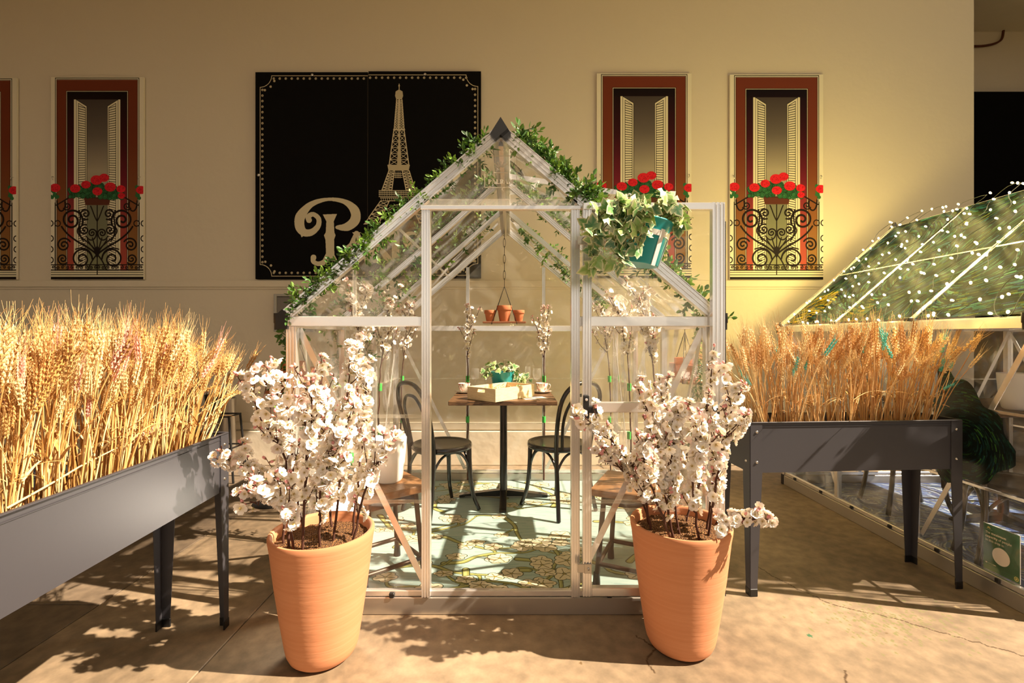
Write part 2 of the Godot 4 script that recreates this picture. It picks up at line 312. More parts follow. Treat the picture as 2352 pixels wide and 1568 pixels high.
func greenery(g: Vector3) -> void:
	var sl = func(x, z, lift): return Vector3(g.x + x, roof_y(x) + 0.085 + lift, g.z + z)
	var line = func(sx, z, x0, x1, lift): return [sl.call(sx * x0, z, lift), sl.call(sx * lerpf(x0, x1, 0.35), z - 0.02, lift + 0.012), sl.call(sx * lerpf(x0, x1, 0.7), z + 0.015, lift), sl.call(sx * x1, z, lift)]
	garland(line.call(-1.0, 0.0, 0.085, 0.89, -0.03), 200, 0.045, "leaf garland along the front gable edge, over the wall board", Vector3.UP, 0.85)
	garland(line.call(-1.0, -0.63, 0.05, 0.9, 0.0), 110, 0.06, "leaf garland on the board side roof, along the second rafter")
	garland(line.call(-1.0, -1.26, 0.05, 0.9, 0.0), 100, 0.06, "leaf garland on the board side roof, along the third rafter")
	garland(line.call(1.0, 0.0, 0.075, 0.50, 0.0), 140, 0.06, "bright leaf garland down the front gable edge from the ridge to the vent")
	garland(line.call(1.0, -0.12, 0.55, 0.97, 0.01), 80, 0.06, "leaf garland end at the eave beyond the teal bucket")
	garland(line.call(1.0, -0.72, 0.05, 0.66, 0.03), 130, 0.08, "leaf garland under the raised roof vent")
	garland(line.call(1.0, -1.62, 0.12, 0.75, 0.0), 90, 0.05, "leaf garland over the rear roof bay, seen through the doorway")
	# hanging vines
	garland([Vector3(-1.0, 1.26, -2.14), Vector3(-1.02, 1.1, -2.16), Vector3(-1.01, 0.95, -2.14), Vector3(-0.99, 0.78, -2.12)], 30, 0.03, "vine hanging outside the glazed corner beside the clay pots", Vector3.DOWN)
	garland([Vector3(-0.985, 1.28, -2.68), Vector3(-0.99, 1.05, -2.7), Vector3(-0.985, 0.8, -2.69), Vector3(-0.99, 0.5, -2.7)], 34, 0.03, "long vine hanging outside the side glazing behind the pot blossoms", Vector3.DOWN)
	garland([Vector3(-0.985, 1.28, -3.25), Vector3(-0.99, 1.1, -3.25), Vector3(-0.985, 0.9, -3.26)], 18, 0.03, "short vine hanging outside the rear side glazing near the chair", Vector3.DOWN)
	garland([Vector3(0.965, 1.28, -2.45), Vector3(0.97, 1.05, -2.46), Vector3(0.965, 0.82, -2.45), Vector3(0.97, 0.6, -2.46)], 32, 0.03, "vine hanging outside the glazing behind the folded door", Vector3.DOWN)
	# teal bucket of ivy hooked on the door
	var o := thing("ivy_bucket", "teal metal bucket with white straps and variegated ivy, hooked over the door top", "plant", Vector3(0.508, 1.482, -1.865))
	o.rotation = Vector3(0.06, 0.25, -0.16)
	var m := MB.new()
	m.lathe([Vector2(0, 0.0), Vector2(0.066, 0.0), Vector2(0.069, 0.004), Vector2(0.0835, 0.098), Vector2(0.0855, 0.101), Vector2(0.0855, 0.107), Vector2(0.0965, 0.166), Vector2(0.0995, 0.17), Vector2(0.0965, 0.174), Vector2(0.092, 0.166), Vector2(0.08, 0.12), Vector2(0, 0.12)], 48)
	part(o, "bucket", m, M.teal)
	m = MB.new()
	m.lathe([Vector2(0.0865, 0.108), Vector2(0.0895, 0.108), Vector2(0.0925, 0.128), Vector2(0.0895, 0.128)], 40)
	part(o, "band", m, M.white_plastic)
	for a in [0.25, 1.15]:
		m = MB.new()
		var b = Basis(Vector3.UP, a)
		m.prism(PackedVector2Array([Vector2(0.068, -0.003), Vector2(0.0715, -0.003), Vector2(0.0945, 0.134), Vector2(0.091, 0.134)]), -0.0095, 0.0095, Transform3D(b * Basis(Vector3.UP, -PI / 2), Vector3.ZERO))
		part(o, "strap", m, M.white_plastic)
	m = MB.new()
	m.tube(smooth_path([Vector3(-0.02, 0.12, -0.088), Vector3(-0.02, 0.26, -0.11), Vector3(-0.03, 0.305, -0.13), Vector3(-0.035, 0.30, -0.165), Vector3(-0.03, 0.27, -0.172)], 5), 0.004, 6)
	part(o, "hook", m, M.white_plastic)
	ivy(o, Vector3(0, 0.155, 0), 0.125, [
		[Vector3(-0.08, 0.20, 0.03), Vector3(-0.15, 0.19, 0.05), Vector3(-0.22, 0.14, 0.05), Vector3(-0.25, 0.06, 0.05)],
		[Vector3(-0.07, 0.19, 0.07), Vector3(-0.13, 0.14, 0.09), Vector3(-0.15, 0.06, 0.09), Vector3(-0.13, -0.01, 0.08)],
		[Vector3(-0.05, 0.19, 0.08), Vector3(-0.07, 0.13, 0.11), Vector3(-0.075, 0.05, 0.10)],
		[Vector3(-0.09, 0.18, 0.02), Vector3(-0.18, 0.12, 0.04), Vector3(-0.22, 0.02, 0.04), Vector3(-0.2, -0.04, 0.04)],
		[Vector3(0.07, 0.2, 0.04), Vector3(0.12, 0.18, 0.05)]], 70, 1.0)

func painted_house(g: Vector3) -> void:
	var m := MB.new()
	var o := thing("floor_mat", "dark blue floor mat painted with pale whorls", "mat", Vector3(g.x, 0.0, g.z - 0.925))
	m.box(Vector3(0, 0.012, 0), Vector3(1.79, 0.012, 1.80), 0.002)
	for i in m.v.size(): m.t[i] = Vector2(m.v[i].x / 1.8 + 0.5, m.v[i].z / 1.8 + 0.5)
	part(o, "sheet", m, M.swirl_floor)
	var fy := 0.0185
	cafe_table("cafe table inside the painted greenhouse carrying a white pot", Vector3(g.x + 0.0, fy, -3.02), 0.73, 0.63)
	white_pot("white plastic pot on the cafe table inside the painted greenhouse", Vector3(3.0, fy + 0.7485, -2.80))
	bentwood_chair("dark bentwood chair close behind the capacity notice", Vector3(2.535, fy, -2.36), deg_to_rad(60))
	bentwood_chair("dark bentwood chair deep inside the painted greenhouse", Vector3(2.72, fy, -3.25), deg_to_rad(80))
	# painted whorl on the side glazing
	o = thing("painted_whorl", "dark green painted whorl on the side glazing behind the planter's end", "decal", Vector3(2.222, 0.44, -2.30))
	m = MB.new()
	m.quad(Vector3(0, 0, -0.24), Vector3(0, 0, 0.22), Vector3(0, 0.62, 0.22), Vector3(0, 0.62, -0.24), Vector3(-1, 0, 0), Vector2(0, 1), Vector2(1, 1), Vector2(1, 0), Vector2(0, 0))
	part(o, "paint", m, M.decal)
	# capacity notice
	o = thing("capacity_notice", "green notice with a white disc standing behind the glass at floor level", "sign", Vector3(2.245, 0.105, -2.165))
	m = MB.new(); m.box(Vector3(0.002, 0.108, 0), Vector3(0.003, 0.216, 0.162)); part(o, "sheet", m, M.white_paper)
	m = MB.new()
	m.quad(Vector3(-0.0002, 0.001, -0.0805), Vector3(-0.0002, 0.001, 0.0805), Vector3(-0.0002, 0.215, 0.0805), Vector3(-0.0002, 0.215, -0.0805), Vector3(-1, 0, 0), Vector2(0, 1), Vector2(1, 1), Vector2(1, 0), Vector2(0, 0))
	part(o, "print", m, M.sign)
	for e in [["The ", 400, "maximum", 700, 0.176], ["capacity ", 700, "of people", 400, 0.158], ["in this area is:", 400, "", 400, 0.140]]:
		var zc = -0.070
		for q in 2:
			if e[q * 2] == "": continue
			var tm := TextMesh.new()
			var fo := SystemFont.new(); fo.font_names = PackedStringArray(["Droid Sans"]); fo.font_weight = e[q * 2 + 1]
			tm.font = fo; tm.text = e[q * 2].strip_edges(); tm.font_size = 32; tm.pixel_size = 0.00043; tm.depth = 0.0004
			tm.horizontal_alignment = HORIZONTAL_ALIGNMENT_LEFT
			var wd = fo.get_string_size(e[q * 2], HORIZONTAL_ALIGNMENT_LEFT, -1, 32).x * 0.00043
			var tn = part(o, "lettering", tm, M.ink, Vector3(-0.0008, e[4], zc))
			tn.rotation.y = -PI / 2
			zc += wd
	# fairy lights over the near roof slope
	o = thing("fairy_lights", "strings of warm fairy lights on dark cable over the painted roof", "lights")
	var th = atan2(GH_R - GH_E, 0.92)
	var nrm = Vector3(-sin(th), cos(th), 0)
	var bm := MB.new()
	bm.lathe([Vector2(0, 0.009), Vector2(0.0045, 0.0065), Vector2(0.006, 0.002), Vector2(0.005, -0.005), Vector2(0.003, -0.008)], 8)
	var bulb = bm.mesh()
	var spot = func(f, z): return Vector3(g.x - 0.95 + 0.94 * f, roof_y(-0.95 + 0.94 * f) + 0.085, g.z + z) + nrm * rng.randf_range(0.004, 0.03)
	var n := 0
	var strings = []
	for k in 15:
		var z0 = -0.02 - k * 0.128
		var pts = []
		for i in 11:
			var f = i / 10.0
			pts.append(spot.call(f, z0 - 0.16 * f + rng.randf_range(-0.05, 0.05) + 0.1))
		if k % 2: pts.reverse()
		strings.append_array(pts)
	var m2 := MB.new()
	var cable = smooth_path(strings, 3)
	m2.tube(cable, 0.0019, 4, false)
	part(o, "cable", m2, M.cable)
	for i in strings.size():
		for q in (2 if i % 4 == 0 else 1):
			var p = strings[i] + nrm * 0.008 + Vector3(rng.randf_range(-0.02, 0.02), rng.randf_range(-0.012, 0.012), rng.randf_range(-0.03, 0.03)) * (1 + q)
			if p.z > g.z + 0.02 or p.z < g.z - GH_L - 0.04: continue
			var b = part(o, "bulb", bulb, M.bulb, p)
			b.basis = facing(nrm + rvec() * 0.6, 0.0)
			if q == 0:
				var l := OmniLight3D.new()
				l.name = "bulb_light"
				l.light_color = Color("ffe488"); l.light_energy = 0.017; l.light_size = 0.012; l.omni_range = 12.0; l.omni_attenuation = 2.0; l.shadow_enabled = true
				o.add_child(l, true)
				l.position = p + nrm * 0.06
			n += 1

func background() -> void:
	# things along the wall behind the sunlit planter
	var o := thing("metal_bin", "tall narrow galvanised bin behind the end of the sunlit planter", "bin", Vector3(-2.53, 0, -4.2))
	var m := MB.new()
	m.lathe([Vector2(0, 0), Vector2(0.066, 0), Vector2(0.068, 0.004), Vector2(0.074, 0.64), Vector2(0.079, 0.645), Vector2(0.079, 0.655), Vector2(0.071, 0.655), Vector2(0.068, 0.63), Vector2(0.06, 0.02), Vector2(0, 0.02)], 36)
	part(o, "body", m, M.galv)
	o = thing("metal_stand", "black tubular metal stand with two rungs beside the galvanised bin", "stand", Vector3(-2.43, 0, -3.96))
	for p in [[-0.15, 0.10], [0.16, 0.10], [-0.15, -0.1], [0.16, -0.1]]:
		m = MB.new(); m.tube(PackedVector3Array([Vector3(p[0] * 0.7, 0.55, p[1] * 0.8), Vector3(p[0], 0, p[1])]), 0.009, 8); part(o, "leg", m, M.black)
	for y in [0.283, 0.543]:
		m = MB.new()
		var f = lerpf(1.0, 0.7, y / 0.55)
		var q = [Vector3(-0.15 * f, y, 0.09), Vector3(0.16 * f, y, 0.09), Vector3(0.16 * f, y, -0.09), Vector3(-0.15 * f, y, -0.09)]
		for k in 4: m.tube(PackedVector3Array([q[k], q[(k + 1) % 4]]), 0.007, 6)
		part(o, "rung", m, M.black)
	o = thing("black_bucket", "black bucket standing on the tubular stand behind the wheat stems", "bucket", Vector3(-2.49, 0.55, -3.96))
	m = MB.new()
	m.lathe([Vector2(0, 0), Vector2(0.055, 0), Vector2(0.07, 0.16), Vector2(0.074, 0.165), Vector2(0.069, 0.165), Vector2(0.052, 0.01), Vector2(0, 0.01)], 28)
	part(o, "body", m, M.black)
	m = MB.new(); m.tube(smooth_path([Vector3(-0.07, 0.15, 0), Vector3(-0.05, 0.2, 0), Vector3(0, 0.22, 0), Vector3(0.05, 0.2, 0), Vector3(0.07, 0.15, 0)], 5), 0.003, 6); part(o, "handle", m, M.steel)
	o = thing("grey_bin", "grey bin with a black lid against the wall behind the wheat", "bin", Vector3(-3.1, 0, -4.1))
	m = MB.new(); m.box(Vector3(0, 0.44, 0), Vector3(0.42, 0.88, 0.36), 0.01); part(o, "body", m, M.grey_panel)
	m = MB.new(); m.box(Vector3(0, 0.922, 0), Vector3(0.45, 0.08, 0.39), 0.015); part(o, "lid", m, M.black)
	o = thing("stand_base", "flat round black base on the concrete beside the greenhouse's rear corner", "base", Vector3(-1.72, 0, -3.42))
	m = MB.new(); m.lathe([Vector2(0, 0.03), Vector2(0.03, 0.03), Vector2(0.12, 0.018), Vector2(0.135, 0.008), Vector2(0.135, 0), Vector2(0, 0)], 36); part(o, "plate", m, M.black)
# ---------------------------------------------------------------- greenhouses
const GH_L := 1.85
const GH_E := 1.285
const GH_R := 2.10

func ribbed(w: float, d: float) -> PackedVector2Array:   # aluminium profile, grooves on the +y side
	var g := minf(0.004, d * 0.2)
	var o := PackedVector2Array([Vector2(-w / 2, -d / 2), Vector2(w / 2, -d / 2), Vector2(w / 2, d / 2)])
	for f in [[0.36, 0], [0.32, 1], [0.22, 1], [0.18, 0], [0.04, 0], [0.0, 1], [-0.12, 1], [-0.16, 0], [-0.32, 0], [-0.35, 1], [-0.40, 1], [-0.44, 0]]:
		o.append(Vector2(w * f[0], d / 2 - g * f[1]))
	o.append(Vector2(-w / 2, d / 2))
	return o

func sheet(parent: Node, a: Vector3, b: Vector3, c: Vector3, d: Vector3, mat: Material, called := "pane", uv := Rect2(0, 0, 1, 1)) -> MeshInstance3D:
	var m := MB.new()
	var nn = (b - a).cross(d - a).normalized()
	m.quad(a, b, c, d, nn, uv.position, uv.position + Vector2(uv.size.x, 0), uv.end, uv.position + Vector2(0, uv.size.y))
	return part(parent, called, m, mat)

func sheet3(parent: Node, pts: Array, mat: Material) -> MeshInstance3D:
	var m := MB.new()
	var nn = (pts[1] - pts[0]).cross(pts[2] - pts[0]).normalized()
	for k in range(1, pts.size() - 1): m.face3(pts[0], pts[k], pts[k + 1], nn)
	return part(parent, "pane", m, mat)

func rib(parent: Node, called: String, a: Vector3, b: Vector3, w: float, d: float, up: Vector3, mat: Material) -> MeshInstance3D:
	var m := MB.new()
	m.sweep(ribbed(w, d), a, b, up)
	return part(parent, called, m, mat)

func rod(parent: Node, called: String, a: Vector3, b: Vector3, w: float, hh: float, mat: Material, up := Vector3.UP, bev := 0.0) -> MeshInstance3D:
	var m := MB.new()
	m.bar(a, b, w, hh, up, bev)
	return part(parent, called, m, mat)

func roof_y(x: float) -> float:
	return GH_R - 0.05 - absf(x) / 0.92 * (GH_R - GH_E)

func greenhouse(label: String, at: Vector3, is_open: bool, painted: bool) -> Node3D:
	var g := thing("greenhouse", label, "greenhouse", at)
	var al = M.alu
	var gl = M.pane
	var zs = [0.0, -GH_L / 3, -GH_L * 2 / 3, -GH_L]
	var F3 = Vector3(0, 0, 1)
	# base frame and sill
	for e in [[Vector3(-0.93, 0.0375, 0), Vector3(0.93, 0.0375, 0)], [Vector3(-0.93, 0.0375, -GH_L), Vector3(0.93, 0.0375, -GH_L)], [Vector3(-0.912, 0.0375, -0.02), Vector3(-0.912, 0.0375, 0.02 - GH_L)], [Vector3(0.912, 0.0375, -0.02), Vector3(0.912, 0.0375, 0.02 - GH_L)]]:
		rod(g, "base_rail", e[0], e[1], 0.036, 0.075, M.galv, Vector3.UP, 0.003)
		rod(g, "sill", e[0] + Vector3(0, 0.052, 0), e[1] + Vector3(0, 0.052, 0), 0.024, 0.026, al, Vector3.UP, 0.003)
	for sx in [-1.0, 1.0]:
		for sz in [0.006, -GH_L - 0.006]:
			var m := MB.new()
			m.box(Vector3(sx * 0.925, 0.04, sz), Vector3(0.02, 0.082, 0.034), 0.003)
			part(g, "base_corner", m, M.black)
	# uprights
	for sx in [-1.0, 1.0]:
		for z in [0.0, -GH_L]:
			rib(g, "corner_post", Vector3(sx * 0.905, 0.1, z), Vector3(sx * 0.905, 1.245, z), 0.042, 0.036, F3, al)
		for z in [zs[1], zs[2]]:
			rib(g, "stud", Vector3(sx * 0.908, 0.1, z), Vector3(sx * 0.908, 1.25, z), 0.03, 0.03, Vector3(sx, 0, 0), al)
		rib(g, "door_post", Vector3(sx * 0.322, 0.08, 0.006), Vector3(sx * 0.322, roof_y(0.322) + 0.0, 0.006), 0.036, 0.04, F3, al)
		rib(g, "stud", Vector3(sx * 0.313, 0.1, -GH_L), Vector3(sx * 0.313, roof_y(0.313), -GH_L), 0.026, 0.03, F3, al)
		rod(g, "mullion", Vector3(sx * 0.635, 1.285, 0), Vector3(sx * 0.635, roof_y(0.635), 0), 0.014, 0.016, M.joint, F3)
		rod(g, "mullion", Vector3(sx * 0.635, 1.285, -GH_L), Vector3(sx * 0.635, roof_y(0.635), -GH_L), 0.012, 0.014, al, F3)
		# eave rails
		rod(g, "eave_rail", Vector3(sx * 0.925, 1.266, 0.008), Vector3(sx * 0.34, 1.266, 0.008), 0.03, 0.044, al, Vector3.UP, 0.003)
		var gut := PackedVector2Array([Vector2(-0.025, -0.03), Vector2(0.03, -0.03), Vector2(0.034, 0.012), Vector2(0.029, 0.012), Vector2(0.025, -0.024), Vector2(0.006, -0.024), Vector2(0.004, 0.022), Vector2(-0.025, 0.022)])
		if sx < 0:
			var q := PackedVector2Array()
			for p in gut: q.append(Vector2(-p.x, p.y))
			gut = q
		var m := MB.new()
		m.sweep(gut, Vector3(sx * 0.925, 1.268, -GH_L - 0.02), Vector3(sx * 0.925, 1.268, 0.012))
		part(g, "gutter", m, al)
		for z in [0.016, -GH_L - 0.026]:
			m = MB.new()
			m.prism(PackedVector2Array([Vector2(sx * -0.012, -0.036), Vector2(sx * 0.036, -0.036), Vector2(sx * 0.036, 0.024), Vector2(sx * 0.008, 0.05), Vector2(sx * -0.018, 0.03)]), 0.0, 0.01, Transform3D(Basis(), Vector3(sx * 0.932, 1.268, z)))
			part(g, "gutter_cap", m, M.black)
		m = MB.new()
		m.lathe([Vector2(0, 0.03), Vector2(0.013, 0.03), Vector2(0.013, -0.012), Vector2(0.0105, -0.014), Vector2(0.0105, -0.042), Vector2(0.008, -0.042), Vector2(0.008, 0.0)], 16, Transform3D(Basis(), Vector3(sx * 0.972, 1.272, 0.004)))
		m.box(Vector3(sx * 0.955, 1.276, 0.004), Vector3(0.02, 0.014, 0.014))
		part(g, "downpipe", m, M.black)
		# rafters
		rib(g, "rafter", Vector3(sx * 0.935, 1.285, 0.006), Vector3(sx * 0.012, GH_R - 0.022, 0.006), 0.05, 0.034, F3, al)
		rib(g, "rafter", Vector3(sx * 0.935, 1.285, -GH_L), Vector3(sx * 0.012, GH_R - 0.022, -GH_L), 0.045, 0.034, F3, al)
		for z in [zs[1], zs[2]]:
			rib(g, "rafter", Vector3(sx * 0.925, 1.285, z), Vector3(sx * 0.02, GH_R - 0.03, z), 0.03, 0.028, F3, al)
			m = MB.new()
			m.box(Vector3(sx * 0.945, 1.296, z), Vector3(0.03, 0.022, 0.036), 0.004)
			part(g, "rafter_foot", m, M.black)
		# braces
		for z in [-0.024, -GH_L + 0.024]:
			rod(g, "brace", Vector3(sx * 0.888, 1.235, z), Vector3(sx * 0.335, 0.115, z), 0.004, 0.026, al, Vector3(sx * 0.9, 0.45, 0))
		rod(g, "brace", Vector3(sx * 0.888, 1.235, -0.03), Vector3(sx * 0.888, 0.115, zs[1] + 0.02), 0.004, 0.024, al, Vector3(0, 0.5, -0.9))
		rod(g, "brace", Vector3(sx * 0.888, 1.235, -GH_L + 0.03), Vector3(sx * 0.888, 0.115, zs[2] - 0.02), 0.004, 0.024, al, Vector3(0, 0.5, 0.9))
	rod(g, "eave_rail", Vector3(-0.925, 1.268, -GH_L - 0.004), Vector3(0.925, 1.268, -GH_L - 0.004), 0.03, 0.044, al, Vector3.UP, 0.003)
	# ridge with its black end caps
	var rm := MB.new()
	rm.sweep(PackedVector2Array([Vector2(-0.035, -0.035), Vector2(-0.01, -0.02), Vector2(-0.01, -0.06), Vector2(0.01, -0.06), Vector2(0.01, -0.02), Vector2(0.035, -0.035), Vector2(0.04, -0.018), Vector2(0, 0.012), Vector2(-0.04, -0.018)]), Vector3(0, GH_R - 0.012, -GH_L), Vector3(0, GH_R - 0.012, 0.0))
	part(g, "ridge", rm, al)
	for z in [0.014, -GH_L - 0.044]:
		rm = MB.new()
		rm.prism(PackedVector2Array([Vector2(0, 0.05), Vector2(-0.044, -0.02), Vector2(-0.022, -0.046), Vector2(0, -0.026), Vector2(0.022, -0.046), Vector2(0.044, -0.02)]), 0.0, 0.03, Transform3D(Basis(), Vector3(0, GH_R - 0.014, z)))
		part(g, "ridge_cap", rm, M.black)
	# transom over the doorway, with its clear track
	rod(g, "transom", Vector3(-0.345, 1.755, 0.014), Vector3(0.345, 1.755, 0.014), 0.03, 0.018, al, Vector3.UP, 0.002)
	rod(g, "transom_track", Vector3(-0.33, 1.779, 0.012), Vector3(0.33, 1.779, 0.012), 0.022, 0.026, M.joint)
	# glazing
	var lv = [0.105, 0.485, 0.855, 1.245]
	for i in 3:
		var ya = lv[i]; var yb = lv[i + 1]
		for sx in [-1.0, 1.0]:
			sheet(g, Vector3(sx * 0.338, ya, 0), Vector3(sx * 0.885, ya, 0), Vector3(sx * 0.885, yb, 0), Vector3(sx * 0.338, yb, 0), gl)
			for b in 3:
				sheet(g, Vector3(sx * 0.912, ya, zs[b] - 0.014), Vector3(sx * 0.912, ya, zs[b + 1] + 0.014), Vector3(sx * 0.912, yb, zs[b + 1] + 0.014), Vector3(sx * 0.912, yb, zs[b] - 0.014), gl)
		for cx in [[-0.885, -0.326], [-0.3, 0.3], [0.326, 0.885]]:
			sheet(g, Vector3(cx[0], ya, -GH_L), Vector3(cx[1], ya, -GH_L), Vector3(cx[1], yb, -GH_L), Vector3(cx[0], yb, -GH_L), gl)
		if i > 0:
			for sx in [-1.0, 1.0]:
				rod(g, "pane_joint", Vector3(sx * 0.338, ya, 0.004), Vector3(sx * 0.885, ya, 0.004), 0.008, 0.014, M.joint)
				rod(g, "pane_joint", Vector3(sx * 0.912, ya, -0.014), Vector3(sx * 0.912, ya, 0.014 - GH_L), 0.01, 0.012, al if painted else M.joint)
			rod(g, "pane_joint", Vector3(-0.885, ya, -GH_L), Vector3(0.885, ya, -GH_L), 0.006, 0.01, M.joint)
	for z in [0.0, -GH_L]:
		for sx in [-1.0, 1.0]:
			sheet3(g, [Vector3(sx * 0.885, 1.29, z), Vector3(sx * 0.643, 1.29, z), Vector3(sx * 0.643, roof_y(0.643), z)], gl)
			sheet3(g, [Vector3(sx * 0.627, 1.29, z), Vector3(sx * 0.338, 1.29, z), Vector3(sx * 0.338, roof_y(0.338), z), Vector3(sx * 0.627, roof_y(0.627), z)], gl)
		if z == 0.0: sheet3(g, [Vector3(-0.28, 1.795, z), Vector3(0.28, 1.795, z), Vector3(0, GH_R - 0.045, z)], gl)
		else: sheet3(g, [Vector3(-0.3, 1.29, z), Vector3(0.3, 1.29, z), Vector3(0.3, roof_y(0.3), z), Vector3(0, GH_R - 0.045, z), Vector3(-0.3, roof_y(0.3), z)], gl)
	for sx in [-1.0, 1.0]:
		for b in 3:
			for hf in 2:
				var xa = 0.922 if hf == 0 else 0.475
				var xb = 0.468 if hf == 0 else 0.03
				var za = zs[b] - 0.014; var zb = zs[b + 1] + 0.014
				if not painted and sx > 0 and b == 1 and hf == 1: continue
				var u = Rect2(b / 3.0, 0.5 - hf * 0.5, 1 / 3.0, 0.5)
				sheet(g, Vector3(sx * xa, roof_y(xa) + 0.066, za), Vector3(sx * xa, roof_y(xa) + 0.066, zb), Vector3(sx * xb, roof_y(xb) + 0.066, zb), Vector3(sx * xb, roof_y(xb) + 0.066, za), M.swirl_roof if painted else M.pane, "roof_pane", Rect2(u.position.x, u.end.y, u.size.x, -u.size.y))
			rod(g, "cross_bar", Vector3(sx * 0.471, roof_y(0.471) + 0.064, zs[b]), Vector3(sx * 0.471, roof_y(0.471) + 0.064, zs[b + 1]), 0.012, 0.008, al if painted else M.joint)
	# raised roof vent
	if not painted:
		var vent := Node3D.new()
		vent.name = "roof_vent"
		g.add_child(vent)
		vent.position = Vector3(0.03, GH_R + 0.01, 0)
		vent.rotation.z = -0.15
		sheet(vent, Vector3(0, 0, zs[1] - 0.012), Vector3(0.6, 0, zs[1] - 0.012), Vector3(0.6, 0, zs[2] + 0.012), Vector3(0, 0, zs[2] + 0.012), M.pane)
		for z in [zs[1] - 0.012, zs[2] + 0.012]: rod(vent, "vent_frame", Vector3(0, 0, z), Vector3(0.61, 0, z), 0.016, 0.028, al)
		rod(vent, "vent_frame", Vector3(0.61, 0, zs[1]), Vector3(0.61, 0, zs[2]), 0.02, 0.026, al)
		rod(vent, "vent_stay", Vector3(0.4, -0.01, (zs[1] + zs[2]) / 2), Vector3(0.36, -0.22, (zs[1] + zs[2]) / 2), 0.01, 0.006, al)
	# clips along the base
	for sx in [-1.0, 1.0]:
		for k in 6:
			var m := MB.new()
			m.box(Vector3(sx * 0.927, 0.088, -GH_L * (k + 0.5) / 6), Vector3(0.012, 0.02, 0.022), 0.003)
			part(g, "clip", m, M.black)
		var m2 := MB.new()
		m2.box(Vector3(sx * 0.47, 0.086, 0.018), Vector3(0.022, 0.02, 0.012), 0.003)
		part(g, "clip", m2, M.black)
	# raised maker's name on the pane over the doorway
	if not painted:
		var tm := TextMesh.new()
		var fo := SystemFont.new(); fo.font_names = PackedStringArray(["Droid Serif"]); fo.font_weight = 600
		tm.font = fo; tm.text = "PALRAM"; tm.font_size = 32; tm.pixel_size = 0.00078; tm.depth = 0.003
		part(g, "lettering", tm, M.emboss, Vector3(0, 1.872, 0.003))
		var lm := MB.new()
		for a in [-0.7, -0.35, 0.0, 0.35, 0.7]:
			lm.bar(Vector3(sin(a) * 0.012, 1.93 + cos(a) * 0.006, 0.003), Vector3(sin(a) * 0.042, 1.93 + cos(a) * 0.03, 0.003), 0.006, 0.003, F3)
		lm.bar(Vector3(-0.03, 1.912, 0.003), Vector3(0.03, 1.912, 0.003), 0.004, 0.003, F3)
		part(g, "emblem", lm, M.emboss)
		for e in [[-0.07, 1.848, 0.07, 1.848], [-0.07, 1.985, 0.07, 1.985], [-0.07, 1.848, -0.07, 1.985], [0.07, 1.848, 0.07, 1.985]]:
			rod(g, "plate_edge", Vector3(e[0], e[1], 0.002), Vector3(e[2], e[3], 0.002), 0.002, 0.002, M.emboss, F3)
	# the door, folded back against the glazing
	var door := Node3D.new()
	door.name = "door"
	g.add_child(door)
	door.position = Vector3(0.348, 0.105, 0.05) if is_open else Vector3(-0.3, 0.105, 0.02)
	var W := 0.598
	var H := 1.662
	rib(door, "stile", Vector3(0.018, 0, 0), Vector3(0.018, H - 0.032, 0), 0.036, 0.03, F3, al)
	rib(door, "stile", Vector3(W - 0.026, 0, 0), Vector3(W - 0.026, H, 0), 0.052, 0.03, F3, al)
	rod(door, "gasket", Vector3(W + 0.003, 0, 0), Vector3(W + 0.003, H - 0.08, 0), 0.006, 0.02, M.black, F3)
	rod(door, "top_rail", Vector3(0, H - 0.016, 0), Vector3(W - 0.05, H - 0.016, 0), 0.03, 0.03, al, Vector3.UP, 0.002)
	rod(door, "middle_rail", Vector3(0.036, 0.797, 0), Vector3(W - 0.052, 0.797, 0), 0.028, 0.044, al, Vector3.UP, 0.003)
	rod(door, "bottom_rail", Vector3(0.036, 0.018, 0), Vector3(W - 0.052, 0.018, 0), 0.03, 0.036, al, Vector3.UP, 0.003)
	for yy in [[0.036, 0.36], [0.36, 0.775], [0.82, H - 0.03]]:
		sheet(door, Vector3(0.036, yy[0], 0), Vector3(W - 0.052, yy[0], 0), Vector3(W - 0.052, yy[1], 0), Vector3(0.036, yy[1], 0), gl)
	rod(door, "pane_joint", Vector3(0.036, 0.36, 0), Vector3(W - 0.052, 0.36, 0), 0.008, 0.012, M.joint)
	var lt := MB.new()
	lt.box(Vector3(0.012, 0.8, 0.022), Vector3(0.026, 0.1, 0.012), 0.004)
	lt.box(Vector3(0.034, 0.79, 0.022), Vector3(0.04, 0.03, 0.012), 0.004)
	lt.lathe([Vector2(0, 0.016), Vector2(0.016, 0.014), Vector2(0.017, 0)], 14, Transform3D(Basis(Vector3.RIGHT, PI / 2), Vector3(0.05, 0.79, 0.018)))
	part(door, "latch", lt, M.black)
	lt = MB.new()
	lt.box(Vector3(W - 0.05, 0.8, 0.022), Vector3(0.07, 0.034, 0.014), 0.005)
	lt.box(Vector3(W - 0.03, 0.79, 0.03), Vector3(0.05, 0.05, 0.022), 0.01)
	part(door, "handle", lt, M.black)
	for yy in [0.8 + 0.032, 0.8 - 0.032]:
		var sc := MB.new()
		sc.lathe([Vector2(0, 0.004), Vector2(0.006, 0.003), Vector2(0.006, 0)], 10, Transform3D(Basis(Vector3.RIGHT, PI / 2), Vector3(0.012, yy, 0.028)))
		part(door, "screw", sc, M.alu)
	for yy in [0.12, 1.5]:
		var hm := MB.new()
		hm.box(Vector3(0.02, yy, 0.018), Vector3(0.03, 0.04, 0.006), 0.001)
		hm.box(Vector3(-0.008, yy, 0.014), Vector3(0.03, 0.035, 0.008), 0.001)
		hm.lathe([Vector2(0, 0.006), Vector2(0.006, 0.004), Vector2(0.006, 0)], 10, Transform3D(Basis(Vector3.RIGHT, PI / 2), Vector3(0.022, yy, 0.02)))
		part(door, "hinge", hm, M.galv)
	return g

